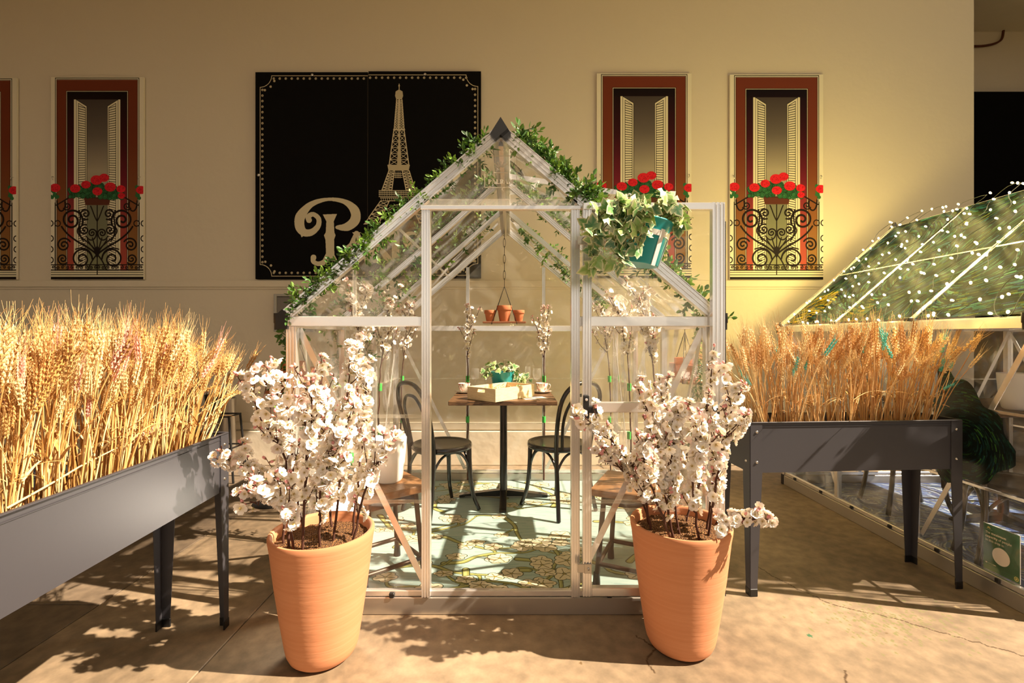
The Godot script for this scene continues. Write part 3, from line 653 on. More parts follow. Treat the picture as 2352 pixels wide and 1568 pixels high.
# ---------------------------------------------------------------- hall
func build_hall() -> void:
	var m := MB.new()
	m.box(Vector3(-0.93, 2.6, -4.53), Vector3(10.54, 5.2, 0.2))
	struct("wall_back", m, M.wall)
	m = MB.new(); m.box(Vector3(4.24, 2.6, -5.45), Vector3(0.2, 5.2, 1.62)); struct("wall_recess_side", m, M.wall)
	m = MB.new(); m.box(Vector3(6.7, 2.6, -6.3), Vector3(5.2, 5.2, 0.2)); struct("wall_recess_back", m, M.wall)
	m = MB.new(); m.box(Vector3(-6.1, 2.6, 0.3), Vector3(0.2, 5.2, 9.6)); struct("wall_left", m, M.wall)
	m = MB.new(); m.box(Vector3(9.3, 2.6, -0.6), Vector3(0.2, 5.2, 11.4)); struct("wall_right", m, M.wall)
	# front wall, with an unseen wide window opening added for fill daylight
	m = MB.new()
	m.box(Vector3(1.6, 0.4, 5.1), Vector3(15.6, 0.8, 0.2)); m.box(Vector3(1.6, 4.75, 5.1), Vector3(15.6, 0.9, 0.2))
	m.box(Vector3(-5.5, 2.55, 5.1), Vector3(1.4, 3.5, 0.2)); m.box(Vector3(8.6, 2.55, 5.1), Vector3(1.6, 3.5, 0.2))
	struct("wall_front", m, M.wall)
	m = MB.new()
	for k in 7: m.box(Vector3(-4.8 + k * 2.1, 2.55, 5.1), Vector3(0.08, 3.5, 0.1))
	m.box(Vector3(1.5, 2.55, 5.1), Vector3(12.6, 0.08, 0.1))
	struct("window_1", m, M.black)
	# ceiling round the skylight
	var sk = [2.35, 8.7, -3.33, 1.2]
	m = MB.new()
	m.box(Vector3((-6.2 + sk[0]) / 2, 5.3, -0.6), Vector3(sk[0] + 6.2, 0.2, 11.6)); m.box(Vector3((sk[1] + 9.4) / 2, 5.3, -0.6), Vector3(9.4 - sk[1], 0.2, 11.6))
	m.box(Vector3((sk[0] + sk[1]) / 2, 5.3, (-6.4 + sk[2]) / 2), Vector3(sk[1] - sk[0], 0.2, sk[2] + 6.4)); m.box(Vector3((sk[0] + sk[1]) / 2, 5.3, (5.2 + sk[3]) / 2), Vector3(sk[1] - sk[0], 0.2, 5.2 - sk[3]))
	struct("ceiling", m, M.wall)
	# ledge and kickboard along the back wall
	m = MB.new()
	m.box(Vector3(-0.93, 1.695, -4.418), Vector3(10.54, 0.062, 0.024), 0.004)
	m.box(Vector3(-0.93, 1.655, -4.424), Vector3(10.54, 0.018, 0.012), 0.002)
	struct("trim_1", m, M.wall)
	m = MB.new()
	m.box(Vector3(-0.93, 0.16, -4.416), Vector3(10.54, 0.32, 0.028), 0.006)
	m.box(Vector3(-0.93, 0.365, -4.422), Vector3(10.54, 0.07, 0.016), 0.004)
	struct("baseboard_back", m, M.wall)
	# concrete floor: cast slabs with open saw-cut joints
	var fl := Node3D.new()
	fl.name = "floor"; fl.set_meta("kind", "structure"); add_child(fl)
	var xs = [-6.2, -3.3, -2.21, -1.845, -1.12, 9.4]
	var zc = [[-6.4, 5.2], [-6.4, -3.42, -0.9, 5.2], [-6.4, -3.42, -2.12, -0.6, 5.2], [-6.4, -3.38, -2.6, -0.8, 5.2], [-6.4, 5.2]]
	for i in xs.size() - 1:
		for k in zc[i].size() - 1:
			var xa = xs[i]; var xb = xs[i + 1]; var za = zc[i][k]; var zb = zc[i][k + 1]
			var b := MB.new()
			var gp := 0.005
			b.box(Vector3((xa + xb) / 2, -0.06, (za + zb) / 2), Vector3(xb - xa - gp, 0.12, zb - za - gp), 0.003)
			for q in b.v.size(): b.t[q] = Vector2((b.v[q].x + 3.2) / 7.0, (b.v[q].z + 5.0) / 7.0)
			part(fl, "slab", b, M.concrete_darker if i < 3 else M.concrete)
	m = MB.new(); m.box(Vector3(1.6, -0.16, -0.6), Vector3(15.6, 0.06, 11.6))
	part(fl, "bed", m, M.soil)
	# dark panel in the recess and the bent wire above it
	var cp := thing("dark_cabinet", "tall black cabinet standing in the dim recess beyond the wall corner", "cabinet", Vector3(6.4, 0, -6.0))
	m = MB.new()
	m.prism(PackedVector2Array([Vector2(-2.0, 0), Vector2(2.4, 0), Vector2(2.4, 4.28), Vector2(-0.75, 4.28), Vector2(-1.0, 4.17), Vector2(-2.0, 4.0)]), -0.06, 0.06)
	part(cp, "board", m, M.dark_panel)
	var wt := MB.new()
	wt.tube(smooth_path([Vector3(4.6, 5.02, -6.18), Vector3(5.85, 5.0, -6.18), Vector3(6.2, 5.0, -6.17), Vector3(6.38, 5.06, -6.16), Vector3(6.42, 5.19, -6.16)]), 0.014, 6)
	tag(part(self, "pipe", wt, M.rust, Vector3.ZERO), "thin rusty pipe bending upward on the recess wall above the black cabinet", "pipe")
# ---------------------------------------------------------------- furniture and small things
func planter(label: String, pos: Vector3, turn: float) -> Node3D:
	var o := thing("raised_planter", label, "planter", pos, turn)
	var W := 1.04; var D := 0.26; var T := 0.805; var H := 0.235
	for sz in [-1.0, 1.0]:
		var m := MB.new()
		m.box(Vector3(0, T - H / 2, sz * D / 2), Vector3(W, H, 0.003))
		m.box(Vector3(0, T - 0.002, sz * (D / 2 + 0.003)), Vector3(W, 0.004, 0.012), 0.001)
		m.box(Vector3(0, T - 0.022, sz * (D / 2 + 0.0025)), Vector3(W - 0.02, 0.002, 0.003))
		part(o, "side_panel", m, M.graphite)
		m = MB.new()
		m.box(Vector3(sz * W / 2, T - H / 2, 0), Vector3(0.003, H, D))
		m.box(Vector3(sz * (W / 2 + 0.003), T - 0.002, 0), Vector3(0.012, 0.004, D), 0.001)
		part(o, "end_panel", m, M.graphite)
	var m2 := MB.new()
	m2.box(Vector3(0, T - H + 0.006, 0), Vector3(W - 0.004, 0.004, D - 0.004))
	part(o, "bottom_panel", m2, M.graphite)
	for sx in [-1.0, 1.0]:
		for sz in [-1.0, 1.0]:
			var m := MB.new()
			var c = Vector3(sx * (W / 2 + 0.003), 0, sz * (D / 2 + 0.003))
			var ol = PackedVector2Array([Vector2(0, 0.03), Vector2(0, T - 0.004), Vector2(-sx * 0.056, T - 0.004), Vector2(-sx * 0.056, T - H), Vector2(-sx * 0.032, 0.03)])
			m.prism(ol, 0.0, sz * 0.003, Transform3D(Basis(), c))
			var ol2 = PackedVector2Array([Vector2(0, 0.03), Vector2(0, T - 0.004), Vector2(sz * 0.056, T - 0.004), Vector2(sz * 0.056, T - H), Vector2(sz * 0.032, 0.03)])
			m.prism(ol2, 0.0, 0.003 * sx, Transform3D(Basis(Vector3(0, 0, -1), Vector3.UP, Vector3(1, 0, 0)), c))
			part(o, "leg", m, M.graphite)
			m = MB.new()
			m.box(c + Vector3(-sx * 0.016, 0.018, sz * 0.0015), Vector3(0.036, 0.036, 0.007), 0.002)
			m.box(c + Vector3(sx * 0.0015, 0.018, -sz * 0.016), Vector3(0.007, 0.036, 0.036), 0.002)
			part(o, "foot_cap", m, M.black)
			for yy in [T - 0.045, T - H + 0.05]:
				m = MB.new()
				m.lathe([Vector2(0, 0.005), Vector2(0.004, 0.0045), Vector2(0.0065, 0.002), Vector2(0.007, 0)], 12, Transform3D(Basis(Vector3.RIGHT, PI / 2 * sz), c + Vector3(-sx * 0.03, yy, sz * 0.003)))
				m.lathe([Vector2(0, 0.005), Vector2(0.004, 0.0045), Vector2(0.0065, 0.002), Vector2(0.007, 0)], 12, Transform3D(Basis(Vector3.BACK, -PI / 2 * sx), c + Vector3(sx * 0.003, yy, -sz * 0.03)))
				part(o, "bolt", m, M.steel)
	var s := MB.new()
	var P = []; var N = []; var U = []
	for i in 27:
		var pr = PackedVector3Array(); var nr = PackedVector3Array(); var ur = PackedVector2Array()
		for k in 9:
			pr.append(Vector3(lerpf(-0.517, 0.517, i / 26.0), T - 0.055 + rng.randf_range(-0.008, 0.008), lerpf(-0.127, 0.127, k / 8.0)))
			nr.append((Vector3.UP + rvec() * 0.25).normalized()); ur.append(Vector2(i * 0.04, k * 0.03))
		P.append(pr); N.append(nr); U.append(ur)
	s.grid(P, N, U)
	part(o, "soil", s, M.soil)
	return o

func tall_pot(label: String, pos: Vector3, hh: float) -> Node3D:
	var o := thing("terracotta_pot", label, "pot", pos)
	var m := MB.new()
	m.lathe([Vector2(0, 0.002), Vector2(0.092, 0.002), Vector2(0.104, 0.005), Vector2(0.118, 0.017), Vector2(0.127, 0.036), Vector2(0.133, 0.062), Vector2(0.150, 0.17), Vector2(0.167, 0.29), Vector2(0.1835, hh - 0.045), Vector2(0.188, hh - 0.02), Vector2(0.189, hh - 0.008), Vector2(0.186, hh - 0.001), Vector2(0.181, hh), Vector2(0.174, hh - 0.003), Vector2(0.171, hh - 0.012), Vector2(0.160, hh - 0.10), Vector2(0.14, hh - 0.11)], 72)
	part(o, "body", m, M.terra)
	var s := MB.new()
	var P = []; var N = []; var U = []
	for i in 14:
		var pr = PackedVector3Array(); var nr = PackedVector3Array(); var ur = PackedVector2Array()
		for k in 49:
			var a = TAU * (k % 48) / 48.0
			var r = 0.169 * i / 13.0
			var q = RandomNumberGenerator.new(); q.seed = (k % 48) * 77 + i
			pr.append(Vector3(r * cos(a), hh - 0.04 + 0.016 * (1.0 - pow(i / 13.0, 2.0)) + q.randf_range(-0.004, 0.005) * signf(i), r * sin(a)))
			nr.append((Vector3.UP + Vector3(q.randfn(), 0, q.randfn()) * 0.2).normalized()); ur.append(Vector2(r * cos(a), r * sin(a)) * 4.0)
		P.append(pr); N.append(nr); U.append(ur)
	s.grid(P, N, U)
	part(o, "soil", s, M.potting)
	return o

func flower_pot(label: String, pos: Vector3, r: float, hh: float, group := "") -> Node3D:
	var o := thing("flower_pot", label, "pot", pos, 0.0, group)
	var m := MB.new()
	m.lathe([Vector2(0, 0), Vector2(r * 0.62, 0), Vector2(r * 0.64, 0.002), Vector2(r * 0.88, hh * 0.70), Vector2(r * 0.98, hh * 0.71), Vector2(r, hh * 0.73), Vector2(r, hh * 0.98), Vector2(r * 0.98, hh), Vector2(r * 0.9, hh), Vector2(r * 0.88, hh * 0.97), Vector2(r * 0.6, hh * 0.1), Vector2(0, hh * 0.1)], 28)
	part(o, "body", m, M.clay)
	return o

func hanging_shelf(label: String, pos: Vector3, turn: float, top: float, chain_n: int, pots: Array) -> void:
	var o := thing("hanging_shelf", label, "shelf", pos, turn)
	var m := MB.new()
	m.box(Vector3(0, -0.006, 0), Vector3(0.335, 0.014, 0.105), 0.002)
	part(o, "board", m, M.plank)
	var ap = 0.27
	for sx in [-1.0, 1.0]:
		m = MB.new()
		m.tube(PackedVector3Array([Vector3(sx * 0.098, -0.022, 0.05), Vector3(sx * 0.098, -0.016, 0.054), Vector3(sx * 0.002, ap, 0.001)]), 0.0022, 5)
		m.tube(PackedVector3Array([Vector3(sx * 0.098, -0.016, -0.054), Vector3(sx * 0.002, ap, -0.001)]), 0.0022, 5)
		m.tube(PackedVector3Array([Vector3(sx * 0.098, -0.015, 0.054), Vector3(sx * 0.098, -0.015, -0.054)]), 0.0022, 5)
		part(o, "cord", m, M.black)
	if chain_n > 0:
		var y0 = ap
		var seg = (top - pos.y - ap) / chain_n
		for k in chain_n:
			m = MB.new()
			var c = y0 + seg * (k + 0.5)
			if k % 2 == 0: m.tube(PackedVector3Array([Vector3(0, c - seg * 0.6, 0), Vector3(0, c + seg * 0.6, 0)]), 0.0022, 5)
			else:
				var lp = []
				for j in 17: lp.append(Vector3(cos(TAU * j / 16) * 0.009, c + sin(TAU * j / 16) * seg * 0.56, 0))
				m.tube(PackedVector3Array(lp), 0.0018, 5)
			part(o, "chain_link", m, M.wire)
	else:
		m = MB.new()
		m.tube(PackedVector3Array([Vector3(0, ap, 0), Vector3(0, maxf(ap + 0.01, top - pos.y), 0)]), 0.0022, 5)
		part(o, "hook", m, M.black)
	var tb = Transform3D(Basis(Vector3.UP, turn), pos)
	for k in 3:
		var e = [[-0.112, 0.046, 0.088], [0.0, 0.059, 0.124], [0.112, 0.046, 0.088]][k]
		flower_pot(pots[k], tb * Vector3(e[0], 0.001, 0), e[1], e[2])

func bentwood_chair(label: String, pos: Vector3, turn: float) -> Node3D:
	var o := thing("bentwood_chair", label, "chair", pos, turn)
	var m := MB.new()
	m.lathe([Vector2(0, 0.452), Vector2(0.15, 0.450), Vector2(0.178, 0.455), Vector2(0.19, 0.462), Vector2(0.199, 0.460), Vector2(0.204, 0.448), Vector2(0.204, 0.432), Vector2(0.196, 0.424), Vector2(0.16, 0.424), Vector2(0, 0.428)], 48)
	part(o, "seat", m, M.ebony)
	for sx in [-1.0, 1.0]:
		m = MB.new()
		m.tube(smooth_path([Vector3(sx * 0.125, 0.43, 0.135), Vector3(sx * 0.128, 0.28, 0.14), Vector3(sx * 0.14, 0.12, 0.155), Vector3(sx * 0.165, 0.004, 0.19)], 6), PackedFloat32Array(range(19).map(func(i): return lerpf(0.017, 0.0125, i / 18.0))), 10)
		part(o, "leg", m, M.ebony)
	# rear legs and back are one bent hoop
	var h = [Vector3(-0.17, 0.004, -0.205), Vector3(-0.15, 0.2, -0.172), Vector3(-0.155, 0.44, -0.165), Vector3(-0.178, 0.64, -0.205), Vector3(-0.172, 0.78, -0.24), Vector3(-0.11, 0.862, -0.262), Vector3(0, 0.885, -0.268), Vector3(0.11, 0.862, -0.262), Vector3(0.172, 0.78, -0.24), Vector3(0.178, 0.64, -0.205), Vector3(0.155, 0.44, -0.165), Vector3(0.15, 0.2, -0.172), Vector3(0.17, 0.004, -0.205)]
	m = MB.new(); m.tube(smooth_path(h, 6), 0.0145, 10)
	part(o, "back_hoop", m, M.ebony)
	m = MB.new()
	m.tube(smooth_path([Vector3(-0.105, 0.445, -0.168), Vector3(-0.122, 0.6, -0.192), Vector3(-0.115, 0.71, -0.222), Vector3(-0.065, 0.785, -0.24), Vector3(0, 0.802, -0.246), Vector3(0.065, 0.785, -0.24), Vector3(0.115, 0.71, -0.222), Vector3(0.122, 0.6, -0.192), Vector3(0.105, 0.445, -0.168)], 6), 0.0105, 8)
	part(o, "inner_hoop", m, M.ebony)
	var cs = [Vector3(0.125, 0, 0.135), Vector3(-0.125, 0, 0.135), Vector3(-0.15, 0, -0.168), Vector3(0.15, 0, -0.168)]
	for k in 4:
		var a = cs[k]; var b = cs[(k + 1) % 4]
		m = MB.new()
		m.tube(smooth_path([a * 1.02 + Vector3(0, 0.19, 0), a * 0.98 + Vector3(0, 0.30, 0), a.lerp(b, 0.22) + Vector3(0, 0.392, 0), a.lerp(b, 0.5) + Vector3(0, 0.416, 0), a.lerp(b, 0.78) + Vector3(0, 0.392, 0), b * 0.98 + Vector3(0, 0.30, 0), b * 1.02 + Vector3(0, 0.19, 0)], 5), 0.0085, 8)
		part(o, "brace", m, M.ebony)
	return o

func wood_stool(label: String, pos: Vector3, turn: float) -> Node3D:
	var o := thing("stool", label, "stool", pos, turn)
	var m := MB.new()
	m.box(Vector3(0, 0.443, 0), Vector3(0.345, 0.036, 0.345), 0.004)
	part(o, "seat", m, M.oak)
	for sx in [-1.0, 1.0]:
		for sz in [-1.0, 1.0]:
			m = MB.new()
			m.tube(PackedVector3Array([Vector3(sx * 0.118, 0.425, sz * 0.118), Vector3(sx * 0.146, 0.04, sz * 0.146)]), 0.0125, 10)
			part(o, "leg", m, M.gunmetal)
			m = MB.new()
			m.lathe([Vector2(0, 0.055), Vector2(0.015, 0.055), Vector2(0.018, 0.012), Vector2(0.018, 0), Vector2(0, 0)], 12, Transform3D(Basis(), Vector3(sx * 0.148, 0.0, sz * 0.148)))
			part(o, "foot", m, M.black)
	m = MB.new()
	for s in [-1.0, 1.0]:
		m.box(Vector3(s * 0.12, 0.40, 0), Vector3(0.012, 0.05, 0.24)); m.box(Vector3(0, 0.40, s * 0.12), Vector3(0.24, 0.05, 0.012))
	part(o, "apron", m, M.gunmetal)
	for k in 4:
		var b = Basis(Vector3.UP, k * PI / 2)
		m = MB.new()
		m.tube(PackedVector3Array([b * Vector3(-0.142, 0.095, 0.142), b * Vector3(0.142, 0.095, 0.142)]), 0.011, 10)
		part(o, "rung", m, M.gunmetal)
	return o

func white_pot(label: String, pos: Vector3, sc := 1.0) -> Node3D:
	var o := thing("white_pot", label, "pot", pos)
	var m := MB.new()
	m.lathe([Vector2(0, 0.0), Vector2(0.054, 0.0), Vector2(0.062, 0.004), Vector2(0.068, 0.014), Vector2(0.082, 0.11), Vector2(0.089, 0.212), Vector2(0.0885, 0.217), Vector2(0.085, 0.217), Vector2(0.083, 0.21), Vector2(0.075, 0.10), Vector2(0.06, 0.02), Vector2(0, 0.02)].map(func(p): return p * sc), 48)
	part(o, "body", m, M.white_plastic)
	return o

func cafe_table(label: String, pos: Vector3, w: float, d: float) -> Node3D:
	var o := thing("cafe_table", label, "table", pos)
	var m := MB.new()
	m.box(Vector3(0, 0.733, 0), Vector3(w, 0.030, d), 0.003)
	part(o, "tabletop", m, M.tabletop)
	m = MB.new()
	m.lathe([Vector2(0.032, 0.03), Vector2(0.028, 0.06), Vector2(0.027, 0.70), Vector2(0.05, 0.716)], 20)
	part(o, "column", m, M.ebony)
	m = MB.new()
	m.box(Vector3(0, 0.712, 0), Vector3(0.34, 0.012, 0.05), 0.002); m.box(Vector3(0, 0.712, 0), Vector3(0.05, 0.012, 0.34), 0.002)
	part(o, "top_plate", m, M.ebony)
	for k in 4:
		var b = Basis(Vector3.UP, k * PI / 2)
		m = MB.new()
		m.prism(PackedVector2Array([Vector2(0.0, 0.012), Vector2(0.0, 0.058), Vector2(0.06, 0.052), Vector2(0.30, 0.024), Vector2(0.325, 0.018), Vector2(0.325, 0.004), Vector2(0.29, 0.004), Vector2(0.28, 0.012)]), -0.024, 0.024, Transform3D(b, Vector3.ZERO))
		part(o, "foot", m, M.ebony)
	return o

func poster(label: String, xl: float, xr: float, yb: float, yt: float, tex_mat: Material) -> Node3D:
	var o := thing("window_poster", label, "poster", Vector3((xl + xr) / 2, yb, -4.43))
	var w = xr - xl; var h = yt - yb
	var m := MB.new()
	m.box(Vector3(0, h / 2, 0.016), Vector3(w, h, 0.022), 0.003)
	part(o, "panel", m, M.foam)
	m = MB.new()
	m.quad(Vector3(-w / 2 + 0.002, 0.002, 0.0285), Vector3(w / 2 - 0.002, 0.002, 0.0285), Vector3(w / 2 - 0.002, h - 0.002, 0.0285), Vector3(-w / 2 + 0.002, h - 0.002, 0.0285), Vector3(0, 0, 1), Vector2(0, 1), Vector2(1, 1), Vector2(1, 0), Vector2(0, 0))
	part(o, "print", m, tex_mat)
	for sx in [-1.0, 1.0]:
		m = MB.new()
		m.tube(smooth_path([Vector3(sx * (w / 2 - 0.03), h * 0.505, 0.028), Vector3(sx * (w / 2 - 0.03), h * 0.505, 0.045), Vector3(sx * (w / 2 - 0.03), h * 0.505 - 0.018, 0.05), Vector3(sx * (w / 2 - 0.035), h * 0.505 - 0.03, 0.042)], 4), 0.003, 6)
		part(o, "hook", m, M.steel)
	return o

func teacup(label: String, slabel: String, pos: Vector3, turn: float) -> void:
	var s := thing("saucer", slabel, "saucer", pos)
	var m := MB.new()
	m.lathe([Vector2(0, 0.004), Vector2(0.03, 0.003), Vector2(0.035, 0.0), Vector2(0.04, 0.002), Vector2(0.076, 0.013), Vector2(0.077, 0.0145), Vector2(0.07, 0.0135), Vector2(0.036, 0.006), Vector2(0, 0.006)], 32)
	part(s, "dish", m, M.china)
	var c := thing("teacup", label, "cup", pos + Vector3(0, 0.0065, 0), turn)
	m = MB.new()
	m.lathe([Vector2(0, 0.0), Vector2(0.022, 0.0), Vector2(0.024, 0.006), Vector2(0.036, 0.018), Vector2(0.043, 0.04), Vector2(0.048, 0.068), Vector2(0.046, 0.069), Vector2(0.041, 0.04), Vector2(0.033, 0.02), Vector2(0, 0.012)], 32)
	part(c, "bowl", m, M.china)
	m = MB.new()
	m.tube(smooth_path([Vector3(0.043, 0.056, 0), Vector3(0.060, 0.060, 0), Vector3(0.066, 0.045, 0), Vector3(0.056, 0.026, 0), Vector3(0.039, 0.024, 0)], 5), 0.0028, 6)
	part(c, "handle", m, M.china)

func stemware(label: String, pos: Vector3, flute: bool) -> void:
	var o := thing("wine_glass" if not flute else "flute_glass", label, "glass", pos)
	var m := MB.new()
	var b = [Vector2(0.004, 0.085), Vector2(0.022, 0.098), Vector2(0.034, 0.122), Vector2(0.036, 0.145), Vector2(0.030, 0.185)] if not flute else [Vector2(0.004, 0.075), Vector2(0.014, 0.095), Vector2(0.022, 0.13), Vector2(0.024, 0.16), Vector2(0.021, 0.20)]
	m.lathe(b, 24)
	part(o, "bowl", m, M.stem_glass)
	m = MB.new()
	m.lathe([Vector2(0.030, 0.0), Vector2(0.030, 0.002), Vector2(0.006, 0.006), Vector2(0.0035, 0.012), Vector2(0.003, 0.07), Vector2(0.005, b[0].y)], 20)
	part(o, "foot", m, M.stem_glass)
# ---------------------------------------------------------------- plants
func at(px: float, py: float, d: float) -> Vector3:   # a measured sight line and its depth, as a point in the hall
	return Vector3((px - 1174.0) / F * d, 1.2 - (py - 773.0) / F * d, -d)

func rvec() -> Vector3:
	return Vector3(rng.randfn(), rng.randfn(), rng.randfn()).normalized()

func facing(n: Vector3, spin: float) -> Basis:   # y axis along n
	var y = n.normalized()
	var x = (Vector3.RIGHT if absf(y.x) < 0.9 else Vector3.UP).cross(y).normalized()
	return Basis(x, y, x.cross(y)) * Basis(Vector3.UP, spin)

func petal(m: MB, len: float, wid: float, lift: float, turn: float, c0: Color, c1: Color) -> void:
	var b := Basis(Vector3.UP, turn)
	var P = []; var N = []; var U = []
	for i in 4:
		var f = i / 3.0
		var w = wid * [0.14, 0.8, 1.05, 0.66][i]
		var pr = PackedVector3Array(); var nr = PackedVector3Array(); var ur = PackedVector2Array()
		for k in 3:
			var s = k - 1.0
			var dx = len * f - (0.05 * len if i == 3 and k != 1 else 0.0)
			pr.append(b * Vector3(dx, lift * len * f * f + absf(s) * 0.16 * w + rng.randf_range(-0.025, 0.025) * len, s * w * 0.5))
			nr.append((b * Vector3(-lift * f * 1.3, 1.0, -s * 0.4)).normalized())
			ur.append(Vector2(f, k * 0.5))
		P.append(pr); N.append(nr); U.append(ur)
	var b0 = m.v.size()
	m.grid(P, N, U)
	for i in range(b0, m.v.size()): m.c[i] = c0.lerp(c1, clampf(m.t[i].x * 1.5, 0, 1))

var flower_meshes := []
var bud_mesh: ArrayMesh

func make_flowers() -> void:
	for k in 6:
		var m := MB.new()
		var pink = [0.0, 0.0, 0.12, 0.0, 0.4, 0.05][k]
		var tipc = Color(0.95, 0.92, 0.86).lerp(Color(0.93, 0.66, 0.64), pink)
		var basec = Color(0.90, 0.82, 0.58).lerp(Color(0.85, 0.50, 0.50), pink)
		var lift = [0.12, 0.35, 0.2, 0.5, 0.8, 0.25][k]
		for p in 5: petal(m, rng.randf_range(0.023, 0.027), 0.024, lift, TAU * p / 5 + rng.randf_range(-0.15, 0.15), basec, tipc)
		if k % 2 == 0:
			for p in 5: petal(m, 0.016, 0.016, lift + 0.7, TAU * (p + 0.5) / 5, basec, tipc)
		m.tint = Color(0.62, 0.45, 0.12)
		for s in 6: m.bar(Vector3.ZERO, Vector3(cos(s * 1.05) * 0.005, 0.010, sin(s * 1.05) * 0.005), 0.0012, 0.0012)
		m.tint = Color(0.42, 0.40, 0.16)
		m.lathe([Vector2(0.0015, -0.010), Vector2(0.004, -0.001), Vector2(0.001, 0.002)], 5)
		flower_meshes.append(m.mesh())
	var b := MB.new()
	b.tint = Color(0.80, 0.36, 0.36)
	b.lathe([Vector2(0.002, -0.004), Vector2(0.0055, 0.004), Vector2(0.004, 0.011), Vector2(0.0, 0.014)], 6)
	b.tint = Color(0.30, 0.16, 0.08)
	b.lathe([Vector2(0.001, -0.008), Vector2(0.004, -0.002), Vector2(0.004, 0.002)], 5)
	bud_mesh = b.mesh()

# a cut blossom branch: woody stem with twigs, single flowers and buds
func blossom_branch(pts: Array, rad: float, bare: float, count: int, label: String, group := "", twig_len := 0.12, twigs := 7) -> Node3D:
	var o := thing("blossom_branch", label, "branch", pts[0], 0.0, group)
	var loc = []
	for p in pts: loc.append(p - pts[0])
	var path = smooth_path(loc, 7)
	for i in range(2, path.size()): path[i] += rvec() * 0.004
	var m := MB.new()
	var rr := PackedFloat32Array()
	for i in path.size(): rr.append(lerpf(rad, rad * 0.3, float(i) / path.size()))
	m.tube(path, rr, 6)
	var lines = [[path, bare]]
	for k in twigs:
		var f = lerpf(bare * 0.9, 0.92, (k + rng.randf()) / twigs)
		var i = int(f * (path.size() - 1))
		var dir = (path[mini(i + 1, path.size() - 1)] - path[maxi(i - 1, 0)]).normalized()
		var side = (rvec() - dir * 0.2)
		side = (side - dir * side.dot(dir)).normalized()
		var d2 = (dir * 0.8 + side * 0.7 + Vector3(0, 0.25, 0)).normalized()
		var L = twig_len * rng.randf_range(0.45, 1.2) * (1.15 - 0.5 * f)
		var tw = smooth_path([path[i], path[i] + d2 * L * 0.5 + rvec() * 0.008, path[i] + d2 * L + Vector3(0, L * 0.15, 0)], 4)
		m.tube(tw, PackedFloat32Array(range(tw.size()).map(func(j): return lerpf(rad * 0.5, rad * 0.2, float(j) / tw.size()))), 5)
		lines.append([tw, 0.15])
	for k in twigs * 4:   # knobs
		var ln = lines[rng.randi() % lines.size()]
		var p = ln[0][rng.randi_range(0, ln[0].size() - 1)]
		m.bar(p, p + rvec() * 0.014, 0.003, 0.003)
	part(o, "stem", m, M.bark)
	var total = 0.0
	for ln in lines: total += (ln[0].size() - 1) * ln[0][0].distance_to(ln[0][1]) * (1.0 - ln[1]) + 0.001
	for ln in lines:
		var pp = ln[0]
		var share = (pp.size() - 1) * pp[0].distance_to(pp[1]) * (1.0 - ln[1]) / total
		var nf = roundi(count * 1.6 * share)
		for k in nf:
			var f = lerpf(ln[1], 1.0, clampf((k + rng.randf()) / nf, 0, 1))
			var x = f * (pp.size() - 1)
			var i = mini(int(x), pp.size() - 2)
			var p = pp[i].lerp(pp[i + 1], x - i)
			var n = rvec() + Vector3(0.25, 0.25, 0.2)
			n = n.normalized()
			var fl = part(o, "flower", flower_meshes[rng.randi() % 6 if f > 0.9 else [0, 1, 2, 3, 5][rng.randi() % 5]], M.petal, p + n * rng.randf_range(0.008, 0.026))
			fl.basis = facing(n, rng.randf() * TAU).scaled(Vector3.ONE * rng.randf_range(0.6, 0.92))
		for k in 2:
			var n = rvec() + Vector3(0, 0.6, 0)
			var bd = part(o, "bud", bud_mesh, M.petal, pp[pp.size() - 1 - k] + n * 0.006)
			bd.basis = facing(n, 0.0)
	return o

# ---------------------------------------------------------------- wheat
var stalk_kinds := []   # [stem mesh, ear mesh]

